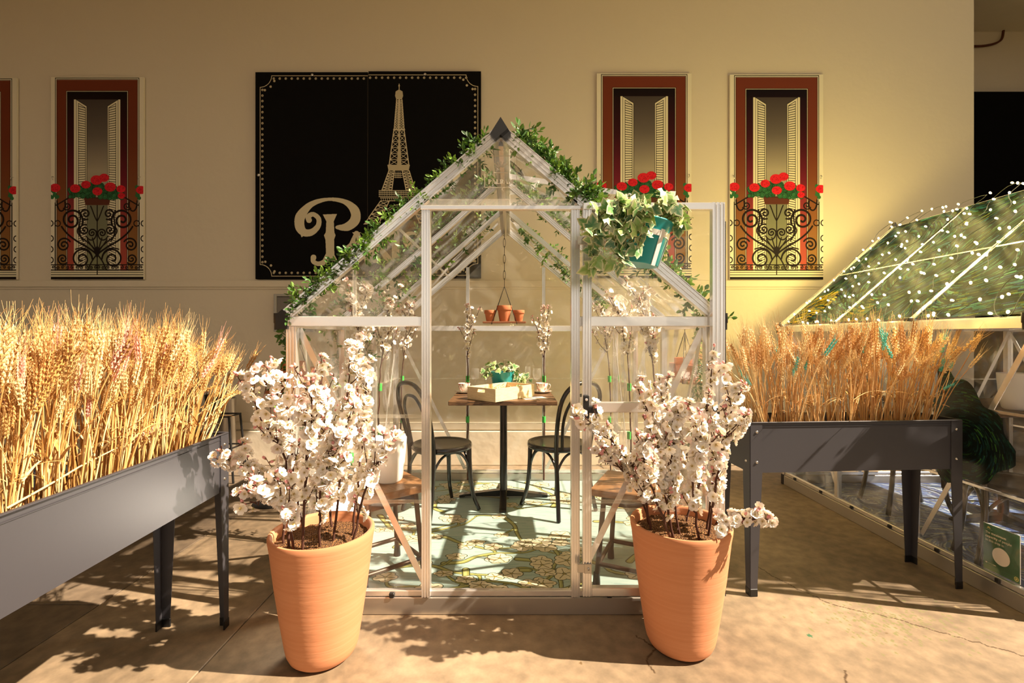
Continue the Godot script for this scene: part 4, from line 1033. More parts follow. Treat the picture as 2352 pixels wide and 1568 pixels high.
func make_stalks() -> void:
	for k in 8:
		var L = 0.46
		var bend = [0.01, 0.03, 0.05, 0.02, 0.08, 0.045, 0.01, 0.15][k]
		var path = PackedVector3Array()
		for i in 7:
			var f = i / 6.0
			path.append(Vector3(bend * f * f * f, L * f - bend * 0.25 * f * f * f, rng.randf_range(-0.003, 0.003)))
		var m := MB.new()
		m.tube(path, PackedFloat32Array([0.0034, 0.0033, 0.0031, 0.0028, 0.0025, 0.0022, 0.0019]), 4, false)
		m.lathe([Vector2(0.0028, 0.18), Vector2(0.0036, 0.185), Vector2(0.0028, 0.19)], 5)
		if k % 4 == 1:   # a dry blade
			var a = rng.randf() * TAU
			var d = Vector3(cos(a), 0, sin(a))
			var sd = Vector3(-sin(a), 0, cos(a))
			var P = []; var N = []; var U = []
			for i in 6:
				var f = i / 5.0
				var c = Vector3(0, 0.17 + 0.16 * f - 0.10 * f * f, 0) + d * (0.13 * f)
				var w = 0.0045 * (1.0 - f * f) + 0.0004
				P.append(PackedVector3Array([c - sd * w, c + Vector3(0, 0.001, 0), c + sd * w]))
				var nn = (Vector3.UP - d * 0.4).normalized()
				N.append(PackedVector3Array([nn, nn, nn])); U.append(PackedVector2Array([Vector2(0, f), Vector2(0.5, f), Vector2(1, f)]))
			m.grid(P, N, U)
		var e := MB.new()
		var p0 = path[6]
		var ax = (path[6] - path[5]).normalized()
		var sx = ax.cross(Vector3(0, 0, 1)).normalized()
		var sz = sx.cross(ax)
		var n := 10
		for i in n:
			var f = float(i) / n
			var c = p0 + ax * (0.098 * f) + sx * 0.02 * f * f * bend * 4.0
			for s in 3:
				var an = (i % 2) * PI + (s - 1) * 1.35
				var od = sx * cos(an) + sz * sin(an)
				var wd = 0.0062 * (1.0 - 0.45 * absf(f - 0.4))
				var a0 = c + od * 0.0012
				var a1 = c + od * 0.0080 + ax * 0.009
				var a2 = c + od * 0.0082 + ax * 0.021
				var tn = od.cross(ax).normalized()
				var q = [a1 + tn * wd * 0.7, a1 + od * wd * 0.6, a1 - tn * wd * 0.7, a1 - od * wd * 0.5]
				for j in 4:
					var q0 = q[j]; var q1 = q[(j + 1) % 4]
					var nn = ((q0 + q1) * 0.5 - a1).normalized()
					e.face3(a0, q0, q1, (nn - ax * 0.4).normalized())
					e.face3(a2, q0, q1, (nn + ax * 0.4).normalized())
				if s == 1 or i == 9:   # awn
					var tip = a2 + (ax * 1.0 + od * rng.randf_range(0.12, 0.34) + rvec() * 0.06).normalized() * rng.randf_range(0.05, 0.09)
					var mid = (a2 + tip) * 0.5 + od * 0.004
					for t3 in [[a2, mid, 0.0006], [mid, tip, 0.00035]]:
						e.tube(PackedVector3Array([t3[0], t3[1]]), t3[2], 3, false)
		stalk_kinds.append([m.mesh(), e.mesh()])

func lean_basis(spin: float, lean: Vector3, sc: float) -> Basis:
	var up = (Vector3.UP + lean).normalized()
	return (Basis(Quaternion(Vector3.UP, up)) * Basis(Vector3.UP, spin)).scaled(Vector3.ONE * sc)

# wheat standing in a planter; spot(u, v) gives the soil point, fan(u, v) how far it leans
func plant_wheat(xf: Transform3D, w: float, d: float, single: int, massed: int, sc: float, label: String, group: String, tall_label: String, dyed: Material, dyed_label: String, dyed_group: String, dyed_count: int, clumps: int, ends := Vector2(1, 1), tones := []) -> void:
	var spots = []
	for k in single + massed:
		var u = rng.randf_range(-0.5, 0.5)
		var cl = (floorf((u + 0.5) * clumps) + 0.5) / clumps - 0.5
		var base_u = lerpf(u, cl, 0.78)
		var v = rng.randf_range(-0.5, 0.5)
		var ln = Vector3((u - cl) * 1.9 + signf(u) * pow(absf(u) * 2.0, 4.0) * 0.34 * (ends.x if u < 0 else ends.y), 0, v * 0.30)
		ln += Vector3(rng.randfn(0, 0.07), 0, rng.randfn(0, 0.05))
		spots.append([Vector3(base_u * w, 0, v * d), ln, v])
	spots.sort_custom(func(a, b): return a[2] > b[2])   # those at the front first
	var first = null
	var xm = [[], [], [], [], [], [], [], []]
	for k in spots.size():
		var s = spots[k]
		var bs = lean_basis(rng.randf() * TAU, s[1], sc * (rng.randf_range(0.84, 1.14) if rng.randf() < 0.6 else rng.randf_range(0.62, 0.95)))
		var t3 = xf * Transform3D(bs, s[0])
		var kind = rng.randi() % 8 if rng.randf() < 0.8 else rng.randi() % 3
		if k >= single:
			xm[kind].append(t3)
			continue
		var is_dyed = k % maxi(1, int(single / maxi(1, dyed_count))) == 3
		var o := thing("wheat_stalk", dyed_label if is_dyed else label, "wheat", Vector3.ZERO, 0.0, dyed_group if is_dyed else group)
		part(o, "stem", stalk_kinds[kind][0], tones[rng.randi() % 3])
		part(o, "ear", stalk_kinds[kind][1], dyed if is_dyed else tones[rng.randi() % 3])
		o.transform = t3
	var root := thing("wheat_stand", tall_label, "wheat")
	root.set_meta("kind", "stuff")
	for kind in 8:
		for q in 2:
			var mm := MultiMesh.new()
			mm.transform_format = MultiMesh.TRANSFORM_3D
			mm.mesh = stalk_kinds[kind][q]
			mm.instance_count = xm[kind].size()
			for i in xm[kind].size(): mm.set_instance_transform(i, xm[kind][i])
			var mi := MultiMeshInstance3D.new()
			mi.name = numbered(root, ["stems", "ears"][q])
			mi.multimesh = mm
			mi.material_override = tones[(kind + q) % 3]
			mi.set_meta("kind", "stuff")
			root.add_child(mi, true)

# ---------------------------------------------------------------- leaves
var sprig_meshes := []
var ivy_meshes := []

func small_leaf(m: MB, p: Vector3, dir: Vector3, up: Vector3, L: float, W: float) -> void:
	var s = dir.cross(up).normalized()
	var n = s.cross(dir).normalized()
	var a = p; var b = p + dir * L * 0.5 - n * L * 0.05; var c = p + dir * L
	for q in [-1.0, 1.0]:
		var e = p + dir * L * 0.42 + s * q * W * 0.5 + n * W * 0.16
		var g = p + dir * L * 0.78 + s * q * W * 0.36 + n * W * 0.06
		var nn = (n - s * q * 0.35).normalized()
		m.face3(a, e, b, nn); m.face3(b, e, g, nn); m.face3(b, g, c, nn)

func make_leaves() -> void:
	for k in 4:
		var m := MB.new()
		var path = smooth_path([Vector3.ZERO, Vector3(0.004, 0.03, 0.0), Vector3(rng.randf_range(-0.01, 0.01), 0.062, 0.006)], 3)
		m.tube(path, 0.0011, 4, false)
		for i in 9:
			var f = 0.12 + 0.88 * i / 8.0
			var p = path[int(f * (path.size() - 1))]
			var a = i * 2.4 + k
			var dir = (Vector3(cos(a), 0.55 + 0.5 * f, sin(a))).normalized()
			if i == 8: dir = Vector3(0.1, 1, 0.1).normalized()
			small_leaf(m, p, dir, (Vector3.UP + rvec() * 0.5).normalized().slerp(dir.cross(Vector3(0.3, 0.1, 1)).normalized(), 0.5), rng.randf_range(0.022, 0.032), rng.randf_range(0.011, 0.016))
		sprig_meshes.append(m.mesh())
	# five-lobed variegated leaf
	var lobes = [[0.0, 0.1], [0.6, 0.28], [1.0, 0.16], [1.25, 0.62], [0.72, 0.62], [0.62, 0.86], [0.0, 1.28]]
	for k in 3:
		var m := MB.new()
		var out = []
		for l in lobes: out.append(Vector2(l[0] * 0.5, l[1]))
		for i in range(lobes.size() - 2, 0, -1): out.append(Vector2(-lobes[i][0] * 0.5, lobes[i][1]))
		var ct = Vector2(0, 0.5)
		var L = 0.046
		var curl = [0.25, 0.5, 0.1][k]
		var p3 = func(q): return Vector3(q.x * L, -curl * L * (q.y * q.y * 0.6 + absf(q.x) * 0.5), q.y * L)
		var cream = Color(0.78, 0.74, 0.46)
		var green = [Color(0.11, 0.30, 0.08), Color(0.26, 0.44, 0.11), Color(0.06, 0.19, 0.08)][k]
		for i in out.size():
			var a = out[i]; var b = out[(i + 1) % out.size()]
			var ma = ct.lerp(a, 0.74); var mb = ct.lerp(b, 0.74)
			var nn = Vector3(0, 1, 0) + Vector3((a.x + b.x) * curl * 0.5, 0, (a.y + b.y - 0.6) * curl * 0.5)
			nn = nn.normalized()
			m.tint = green; var i0 = m.vert(p3.call(ct), nn)
			m.tint = green.lerp(cream, 0.05 + 0.25 * (i % 2)); var i1 = m.vert(p3.call(ma), nn); var i2 = m.vert(p3.call(mb), nn)
			m.tri(i0, i1, i2)
			m.tint = cream; var i3 = m.vert(p3.call(a), nn); var i4 = m.vert(p3.call(b), nn)
			m.tri(i1, i3, i4); m.tri(i1, i4, i2)
		m.tint = Color(0.35, 0.38, 0.14)
		m.bar(Vector3.ZERO, Vector3(0, 0.004, -0.014), 0.0014, 0.0014)
		ivy_meshes.append(m.mesh())

func garland(pts: Array, count: int, spread: float, label: String, up := Vector3.UP, sc := 1.0) -> Node3D:
	var o := thing("leaf_garland", label, "garland", pts[0])
	var loc = []
	for p in pts: loc.append(p - pts[0])
	var path = smooth_path(loc, 12)
	for i in path.size(): path[i] += rvec() * 0.006
	var m := MB.new()
	m.tube(path, 0.0024, 5)
	part(o, "vine", m, M.twig)
	for k in count:
		var x = (k + rng.randf()) / count * (path.size() - 1)
		var i = mini(int(x), path.size() - 2)
		var p = path[i].lerp(path[i + 1], x - i)
		var along = (path[i + 1] - path[i]).normalized()
		var n = (along * rng.randf_range(-0.6, 0.9) + rvec() * 0.9 + up * 0.45).normalized()
		var s = part(o, "leaf_sprig", sprig_meshes[rng.randi() % 4], M.leaf[[0, 0, 1, 2][rng.randi() % 4]], p + rvec() * spread * 0.3)
		s.basis = facing(n, rng.randf() * TAU).scaled(Vector3.ONE * rng.randf_range(0.85, 1.3) * sc)
	return o

# ivy spilling out of a pot: leaves on trailing stems
func ivy(parent: Node3D, rim: Vector3, r: float, trails: Array, mound: int, sc: float) -> void:
	var m := MB.new()
	var spots = []
	for k in mound:
		var a = rng.randf() * TAU
		var q = sqrt(rng.randf())
		var dir = Vector3(cos(a) * q, 0.95 - 0.55 * q, sin(a) * q).normalized()
		var p = rim + Vector3(cos(a) * q * r * 0.5, 0, sin(a) * q * r * 0.5)
		var e = p + dir * r * rng.randf_range(0.5, 1.25)
		m.tube(smooth_path([p, (p + e) / 2 + Vector3(0, 0.012, 0), e], 3), 0.0012, 4, false)
		spots.append([e, dir + rvec() * 0.5])
	for tr in trails:
		var path = smooth_path([rim] + tr, 6)
		m.tube(path, 0.0016, 4, false)
		for i in range(3, path.size(), 1):
			for q in 2: spots.append([path[i] + rvec() * 0.014, rvec() * 0.8 + Vector3(0.1, 0.3, 0.75)])
	part(parent, "stem", m, M.twig)
	for s in spots:
		var lf = part(parent, "leaf", ivy_meshes[rng.randi() % 3], M.ivy, s[0])
		var n = s[1].normalized()
		lf.basis = facing(n, rng.randf() * TAU).scaled(Vector3.ONE * rng.randf_range(0.75, 1.3) * sc)
# ---------------------------------------------------------------- printed and painted surfaces
func tex_poster() -> ImageTexture:
	var S := 2.0
	var cv := Cv.new(860, 1880, Color("e9dfc6"))
	var blk := Color("17100e")
	var cream := Color("e6dcba")
	# left half only; the right half is its mirror
	cv.rect(38, 8, 460, 6, blk); cv.rect(38, 8, 6, 1790, blk)
	cv.rect(52, 22, 440, 4, blk); cv.rect(52, 22, 4, 1780, blk)
	var grad = func(x, y0, x1, y1, stops):
		for y in range(int(y0), int(y1), 4):
			var f = float(y - y0) / float(y1 - y0) * (stops.size() - 1)
			var i = mini(int(f), stops.size() - 2)
			cv.rect(x, y, x1 - x, 4, Color(stops[i]).lerp(Color(stops[i + 1]), f - i))
	grad.call(56, 28, 470, 1800, ["74351f", "74361f", "84502c", "96703c"])
	cv.rect(140, 128, 330, 4, blk); cv.rect(140, 128, 4, 1672, blk)
	cv.rect(144, 132, 330, 5, cream); cv.rect(144, 132, 5, 1668, cream)
	cv.rect(149, 137, 330, 5, blk); cv.rect(149, 137, 5, 1664, blk)
	grad.call(154, 142, 470, 1800, ["1a0907", "3c1014", "701e2a", "9c4438", "b05040"])
	grad.call(154, 142, 470, 212, ["120504", "1a0807"])
	grad.call(216, 210, 470, 1200, ["4a403a", "6a6056", "a89c84", "908a74"])
	grad.call(216, 1180, 470, 1800, ["74745e", "888862"])
	# shutter leaf
	cv.rect(214, 210, 20, 1590, cream); cv.rect(234, 210, 3, 1590, blk)
	cv.poly([Vector2(237, 212), Vector2(334, 272), Vector2(334, 1790), Vector2(237, 1790)], cream)
	cv.line(Vector2(237, 212), Vector2(334, 272), 4, blk)
	cv.rect(332, 272, 4, 1520, blk)
	cv.line(Vector2(256, 246), Vector2(320, 286), 4, blk)
	cv.rect(254, 246, 4, 1544, blk); cv.rect(319, 286, 4, 1504, blk)
	var yy := 266.0
	while yy < 1780.0:
		var sl = lerpf(26.0, -34.0, yy / 1780.0)
		cv.line(Vector2(256, yy + 6), Vector2(320, yy + 6 + sl), 5, blk)
		yy += 22.0
	cv.flipped_copy()
	# railing, drawn for the left half and mirrored about x = 430
	var mir = func(p): return p.map(func(q): return Vector2(860.0 - q.x, q.y))
	var iron := Color("1d1411")
	var both = func(p, wd):
		cv.path(p, wd * 1.3, iron)
		cv.path(mir.call(p), wd * 1.3, iron)
	var spiral = func(x, y, r, a0, turns, wd):
		var p = []
		var k = int(absf(turns) * 22) + 4
		for i in k + 1:
			var f = float(i) / k
			var a = a0 + turns * TAU * f
			p.append(Vector2(x + cos(a) * r * (1.0 - 0.86 * f), y + sin(a) * r * (1.0 - 0.86 * f)))
		both.call(p, wd)
	both.call(bez(Vector2(50, 1190), Vector2(90, 1170), Vector2(150, 1130), Vector2(200, 1104), 12), 9.0)
	both.call(bez(Vector2(56, 1150), Vector2(60, 1300), Vector2(150, 1250), Vector2(130, 1160), 14), 10.0)
	spiral.call(150.0, 1200.0, 38.0, 2.6, -1.4, 9.0)
	spiral.call(196.0, 1330.0, 104.0, 0.4, -1.9, 14.0)
	spiral.call(322.0, 1272.0, 54.0, 1.2, 1.6, 11.0)
	spiral.call(312.0, 1420.0, 50.0, -1.2, -1.6, 11.0)
	both.call(bez(Vector2(262, 1240), Vector2(300, 1330), Vector2(220, 1420), Vector2(300, 1520), 14), 10.0)
	both.call(bez(Vector2(100, 1390), Vector2(180, 1520), Vector2(330, 1560), Vector2(418, 1640), 16), 12.0)
	both.call(bez(Vector2(262, 1390), Vector2(200, 1470), Vector2(330, 1500), Vector2(418, 1610), 14), 9.0)
	spiral.call(384.0, 1450.0, 40.0, 0.0, -1.5, 10.0)
	both.call(bez(Vector2(424, 1440), Vector2(424, 1520), Vector2(360, 1540), Vector2(330, 1480), 10), 9.0)
	both.call(bez(Vector2(430, 1340), Vector2(400, 1290), Vector2(390, 1240), Vector2(370, 1200), 10), 8.0)
	spiral.call(120.0, 1560.0, 66.0, -0.5, -1.8, 11.0)
	spiral.call(110.0, 1690.0, 52.0, 0.8, 1.7, 10.0)
	spiral.call(286.0, 1690.0, 100.0, 0.0, -1.8, 12.0)
	both.call(bez(Vector2(386, 1690), Vector2(380, 1600), Vector2(300, 1570), Vector2(230, 1600), 12), 9.0)
	both.call(bez(Vector2(418, 1660), Vector2(350, 1740), Vector2(360, 1790), Vector2(330, 1800), 10), 9.0)
	for a in [-0.9, -0.55, -0.25]:
		both.call([Vector2(428, 1640), Vector2(428 + sin(a) * 170, 1640 - cos(a) * 150)], 8.0)
	for p in [Vector2(62, 1360), Vector2(-6, 1360), Vector2(-4, 1500), Vector2(-4, 1700), Vector2(-6, 1600)]:
		cv.arc(p.x, p.y, 26, 26, 0, TAU, 9, iron)
		cv.arc(860 - p.x, p.y, 26, 26, 0, TAU, 9, iron)
	both.call([Vector2(40, 1170), Vector2(40, 1812)], 8.0)
	cv.rect(426, 1190, 9, 640, iron)
	cv.poly([Vector2(430, 1560), Vector2(460, 1620), Vector2(430, 1690), Vector2(400, 1620)], iron)
	cv.rect(0, 1740, 860, 9, iron); cv.rect(0, 1788, 860, 10, iron)
	for k in 10:
		spiral.call(22.0 + k * 44.0, 1768.0, 16.0, 0.5 + k * 2.6, -1.1, 6.0)
	# flower box, leaves and red blooms
	cv.poly([Vector2(306, 1120), Vector2(556, 1120), Vector2(540, 1190), Vector2(322, 1190)], Color("5c3022"))
	cv.rect(306, 1118, 250, 8, Color("3a1c14"))
	var r := RandomNumberGenerator.new(); r.seed = 5
	for k in 150:
		var fx = r.randf_range(-1.0, 1.0)
		var lx = 424 + fx * 246
		var ly = r.randf_range(980.0 + 60.0 * absf(fx), 1120.0)
		var rad = r.randf_range(14, 25)
		cv.disc(lx, ly, rad + 3, Color("122a18"))
		cv.disc(lx, ly, rad, Color("3d7a48").darkened(r.randf_range(0, 0.25)))
		cv.arc(lx, ly, rad * 0.6, rad * 0.6, r.randf_range(0, 6), r.randf_range(6, 9), 3, Color("1a3c22"))
	for k in 14:
		for bx in [24, 838]:
			var lx = bx + r.randf_range(-40, 40)
			cv.disc(lx, r.randf_range(1020, 1130), 17, Color("326a3c"))
	for f in [[226, 1036, 46], [326, 1000, 42], [424, 958, 52], [494, 936, 44], [552, 1022, 50], [432, 1062, 44], [652, 1040, 40], [656, 1104, 32], [40, 1030, 46], [838, 1050, 44]]:
		for e in 26:
			var a = TAU * e / 26.0
			cv.disc(f[0] + cos(a) * f[2] * 0.82, f[1] + sin(a) * f[2] * 0.62, f[2] * 0.24, Color("d3212b"))
		cv.poly(range(20).map(func(i): return Vector2(f[0] + cos(TAU * i / 20) * f[2] * 0.9, f[1] + sin(TAU * i / 20) * f[2] * 0.7)), Color("d8242e"))
		for e in 14: cv.disc(f[0] + r.randf_range(-0.7, 0.7) * f[2], f[1] + r.randf_range(-0.5, 0.5) * f[2], 5, Color("b81a26"))
	# bottom bands
	cv.rect(0, 1800, 860, 56, cream)
	cv.rect(0, 1812, 860, 5, blk); cv.rect(0, 1834, 860, 6, blk)
	cv.rect(0, 1856, 860, 24, Color("1c1513"))
	cv.rect(426, 1790, 9, 44, iron)
	return cv.tex(2)

func tex_board() -> ImageTexture:
	var cv := Cv.new(1032, 950, Color("0a0808"))
	var k := 0.684
	var q = func(x, y): return Vector2((x - 75.0) * k, (y - 75.0) * k)
	var ink := Color("d3c4a2")
	var pale := Color("c4b594")
	var x0 := 106.0; var x1 := 1562.0; var y0 := 98.0; var y1 := 1443.0; var R := 78.0
	for e in [[x0 + R, y0, x1 - R, y0], [x0 + R, y1, x1 - R, y1], [x0, y0 + R, x0, y1 - R], [x1, y0 + R, x1, y1 - R]]:
		cv.line(q.call(e[0], e[1]), q.call(e[2], e[3]), 3.2, ink)
	for e in [[x0, y0, 0.0], [x1, y0, PI / 2], [x1, y1, PI], [x0, y1, PI * 1.5]]:
		var c = q.call(e[0], e[1])
		cv.arc(c.x, c.y, R * k, R * k, e[2], e[2] + PI / 2, 3.2, ink)
		for a in [0.35, 0.8, 1.25]:
			var p = c + Vector2(cos(e[2] + a), sin(e[2] + a)) * (R + 24) * k
			cv.disc(p.x, p.y, 5.5, pale)
	var dot = func(x, y):
		var p = q.call(x, y)
		cv.disc(p.x, p.y, 5.6, pale); cv.disc(p.x + 1, p.y + 1, 2.6, Color("8a7c64"))
	for i in 33:
		dot.call(x0 + R + 14 + i * 40.2, y0 + 20); dot.call(x0 + R + 14 + i * 40.2, y1 - 22)
	for i in 32:
		dot.call(x0 + 16, y0 + R + 18 + i * 37.3); dot.call(x1 - 18, y0 + R + 18 + i * 37.3)
	# seam between the two sheets
	cv.line(q.call(828, 75), q.call(824, 1460), 1.6, Color("4a4238"))
	# iron tower
	var L = func(ax, ay, bx, by, wd := 3.0): cv.line(q.call(ax, ay), q.call(bx, by), wd, ink)
	L.call(1035, 160, 1035, 205, 4.0)
	cv.disc(q.call(1035, 172).x, q.call(1035, 172).y, 4, ink)
	cv.poly([q.call(1012, 210), q.call(1035, 196), q.call(1058, 210), q.call(1062, 240), q.call(1054, 264), q.call(1016, 264), q.call(1008, 240)], pale)
	var lat = func(la, lb, ra, rb, ya, yb, rows, wd):
		L.call(la, ya, lb, yb, 4.5); L.call(ra, ya, rb, yb, 4.5)
		for i in rows:
			var f = float(i) / rows; var g = float(i + 1) / rows
			var yf = lerpf(ya, yb, f); var yg = lerpf(ya, yb, g)
			var lf = lerpf(la, lb, f); var lg = lerpf(la, lb, g)
			var rf = lerpf(ra, rb, f); var rg = lerpf(ra, rb, g)
			L.call(lf, yf, rg, yg, wd); L.call(rf, yf, lg, yg, wd); L.call(lg, yg, rg, yg, wd)
	lat.call(1018, 1002, 1034, 1030, 265, 465, 12, 1.6)
	lat.call(1038, 1034, 1054, 1068, 265, 465, 12, 1.6)
	L.call(1000, 465, 1070, 465, 7.0)
	lat.call(1000, 968, 1033, 1034, 465, 705, 6, 2.4)
	lat.call(1037, 1036, 1068, 1100, 465, 705, 6, 2.4)
	cv.brush([q.call(1036, 480), q.call(1036, 700)], [5, 20], pale)
	cv.poly([q.call(956, 702), q.call(1108, 702), q.call(1100, 742), q.call(964, 742)], pale)
	lat.call(966, 920, 1003, 986, 742, 872, 7, 2.2)
	lat.call(1056, 1082, 1102, 1142, 742, 872, 7, 2.2)
	for y in [760, 772, 786]: L.call(1004, y, 1056, y, 2.2)
	for x in [1012, 1022, 1032, 1042]: L.call(x, 748, x, 790, 1.6)
	for y in [874, 886, 900, 916]: L.call(900, y, 1170, y, 3.0)
	for i in 24: L.call(902 + i * 11.5, 874, 902 + i * 11.5, 916, 1.5)
	for y in [924, 944]: L.call(910, y, 1162, y, 3.4)
	for i in 18: L.call(912 + i * 14, 922, 918 + i * 14, 945, 1.6)
	lat.call(910, 806, 968, 902, 946, 1092, 5, 2.6)
	lat.call(1106, 1172, 1162, 1262, 946, 1092, 5, 2.6)
	for d in [0, 14]: cv.path(bez(q.call(960, 1000 + d), q.call(1000, 960 + d), q.call(1070, 960 + d), q.call(1112, 1000 + d)), 3, ink)
	L.call(800, 1094, 912, 1090, 3.0); L.call(1165, 1092, 1266, 1092, 3.0)
	# lettering
	var bp = func(pts, wds): cv.brush(smooth2(pts.map(func(p): return q.call(p[0], p[1]))), wds, Color("d6c9a8"))
	bp.call([[622, 1116], [690, 1112], [742, 1066], [738, 1000], [672, 944], [560, 928], [448, 962], [378, 1040], [372, 1110], [402, 1150], [452, 1148], [494, 1108], [498, 1058], [462, 1028], [430, 1044], [434, 1068]], [16, 38, 46, 42, 22, 14, 26, 46, 44, 34, 30, 24, 22, 20, 24, 26])
	cv.poly([q.call(756, 1010), q.call(778, 1040), q.call(750, 1064)], Color("d6c9a8"))
	cv.poly([q.call(356, 1110), q.call(384, 1184), q.call(430, 1150)], Color("d6c9a8"))
	cv.poly([q.call(526, 1030), q.call(622, 1026), q.call(600, 1076), q.call(604, 1150), q.call(612, 1170), q.call(602, 1200), q.call(604, 1300), q.call(628, 1346), q.call(580, 1340), q.call(548, 1350), q.call(528, 1330), q.call(548, 1290), q.call(544, 1200), q.call(534, 1170), q.call(546, 1150), q.call(550, 1076)], Color("d6c9a8"))
	bp.call([[566, 1318], [530, 1352], [492, 1360], [462, 1344], [464, 1318]], [22, 24, 20, 20, 26])
	bp.call([[750, 1158], [722, 1222], [676, 1336]], [18, 22, 26])
	bp.call([[752, 1158], [786, 1236], [832, 1336]], [26, 32, 38])
	bp.call([[690, 1248], [716, 1228], [752, 1222], [800, 1236]], [14, 12, 12, 10])
	cv.poly([q.call(722, 1150), q.call(782, 1150), q.call(766, 1168), q.call(738, 1168)], Color("d6c9a8"))
	bp.call([[874, 1160], [874, 1336]], [30, 34])
	bp.call([[874, 1166], [928, 1172], [940, 1210], [916, 1240], [880, 1246]], [16, 22, 28, 22, 12])
	bp.call([[896, 1244], [930, 1290], [962, 1336]], [18, 26, 34])
	bp.call([[1012, 1160], [1012, 1336]], [34, 36])
	bp.call([[1164, 1180], [1120, 1160], [1078, 1182], [1086, 1226], [1140, 1260], [1166, 1300], [1130, 1338], [1074, 1320]], [16, 14, 24, 28, 30, 26, 14, 18])
	return cv.tex(1)

func tex_blossom_mat() -> ImageTexture:
	var cv := Cv.new(1024, 1024, Color("b4cdc6"))
	var r := RandomNumberGenerator.new(); r.seed = 11
	for i in 1500:
		var x = r.randf() * 1024; var y = r.randf() * 1024
		var l = r.randf_range(20, 120)
		cv.line(Vector2(x, y), Vector2(x + l, y + r.randf_range(-14, 14)), r.randf_range(2, 6), Color("b4cdc6").lerp(Color("c6d8cf") if r.randf() < 0.5 else Color("8db0ae"), r.randf_range(0.2, 0.7)))
	var dark := Color("3e4426")
	var flowers = []
	for b in 25:
		var p = Vector2((b % 5 + r.randf()) * 205, (b / 5 + r.randf()) * 205)
		var a = r.randf() * TAU
		var pts = [p]
		for s in 6:
			a += r.randf_range(-0.7, 0.7)
			p += Vector2(cos(a), sin(a)) * r.randf_range(40, 80)
			pts.append(p)
			if r.randf() < 0.4: flowers.append(p + Vector2(r.randf_range(-30, 30), r.randf_range(-30, 30)))
			if s % 2 == 1:
				var e = a + r.randf_range(0.6, 1.2) * (1 if r.randf() < 0.5 else -1)
				var tip = p + Vector2(cos(e), sin(e)) * r.randf_range(50, 90)
				cv.brush(bez(p, p + Vector2(cos(a), sin(a)) * 30, tip - Vector2(cos(e), sin(e)) * 20, tip), [13, 9], dark)
				cv.brush(bez(p, p + Vector2(cos(a), sin(a)) * 30, tip - Vector2(cos(e), sin(e)) * 20, tip), [9, 5], Color("a7a85c"))
				flowers.append(tip)
		var sp = smooth2(pts)
		cv.brush(sp, [24, 17, 12, 7], dark)
		cv.brush(sp, [18, 12, 8, 4], Color("a3a45a"))
		cv.brush(sp.map(func(t): return t + Vector2(-2, -2)), [9, 7, 4, 2], Color("bfc07c"))
	for f in flowers:
		var big = r.randf_range(15, 24)
		var a0 = r.randf() * TAU
		var side = r.randf_range(0.6, 1.0)
		for k in 5:
			var a = a0 + TAU * k / 5
			var c = f + Vector2(cos(a), sin(a) * side) * big
			var pr = big * 0.78
			cv.poly(range(14).map(func(i): return c + Vector2(cos(TAU * i / 14), sin(TAU * i / 14) * side) * (pr + 2.5)), dark)
		for k in 5:
			var a = a0 + TAU * k / 5
			var c = f + Vector2(cos(a), sin(a) * side) * big
			var pr = big * 0.78
			cv.poly(range(14).map(func(i): return c + Vector2(cos(TAU * i / 14), sin(TAU * i / 14) * side) * pr), Color("f3e9cc").lerp(Color("e8d8ac"), r.randf() * 0.6))
			cv.line(f, c + Vector2(cos(a), sin(a) * side) * pr * 0.5, 2, Color("6a6638"))
		cv.disc(f.x, f.y, 4, Color("9a8a3c"))
	return cv.tex(1)

# short strokes that follow a field of whorls
func tex_strokes(w: int, h: int, base: Color, palette: Array, whorls: Array, count: int, sd: int, lit := []) -> Cv:
	var cv := Cv.new(w, h, base)
	var r := RandomNumberGenerator.new(); r.seed = sd
	var cols = palette.map(func(s): return Color(s))
	for i in count:
		var p = Vector2(r.randf() * w, r.randf() * h)
		var col = cols[r.randi() % cols.size()]
		for l in lit:
			var d = (p - l[0]) / l[1]
			if d.length() < 1.0 and r.randf() < 0.85: col = Color(l[2][r.randi() % l[2].size()])
		var pts = [p]
		for s in 4:
			var dir = Vector2(1.0, 0.25)
			for wh in whorls:
				var o = p - wh[0]
				dir += Vector2(-o.y, o.x) / (o.length() + 1.0) * wh[1] * exp(-o.length() / wh[2])
			p += dir.normalized() * r.randf_range(4, 9)
			pts.append(p)
		cv.path(pts, r.randf_range(2.0, 5.0), col.lerp(base, r.randf() * 0.35))
	return cv

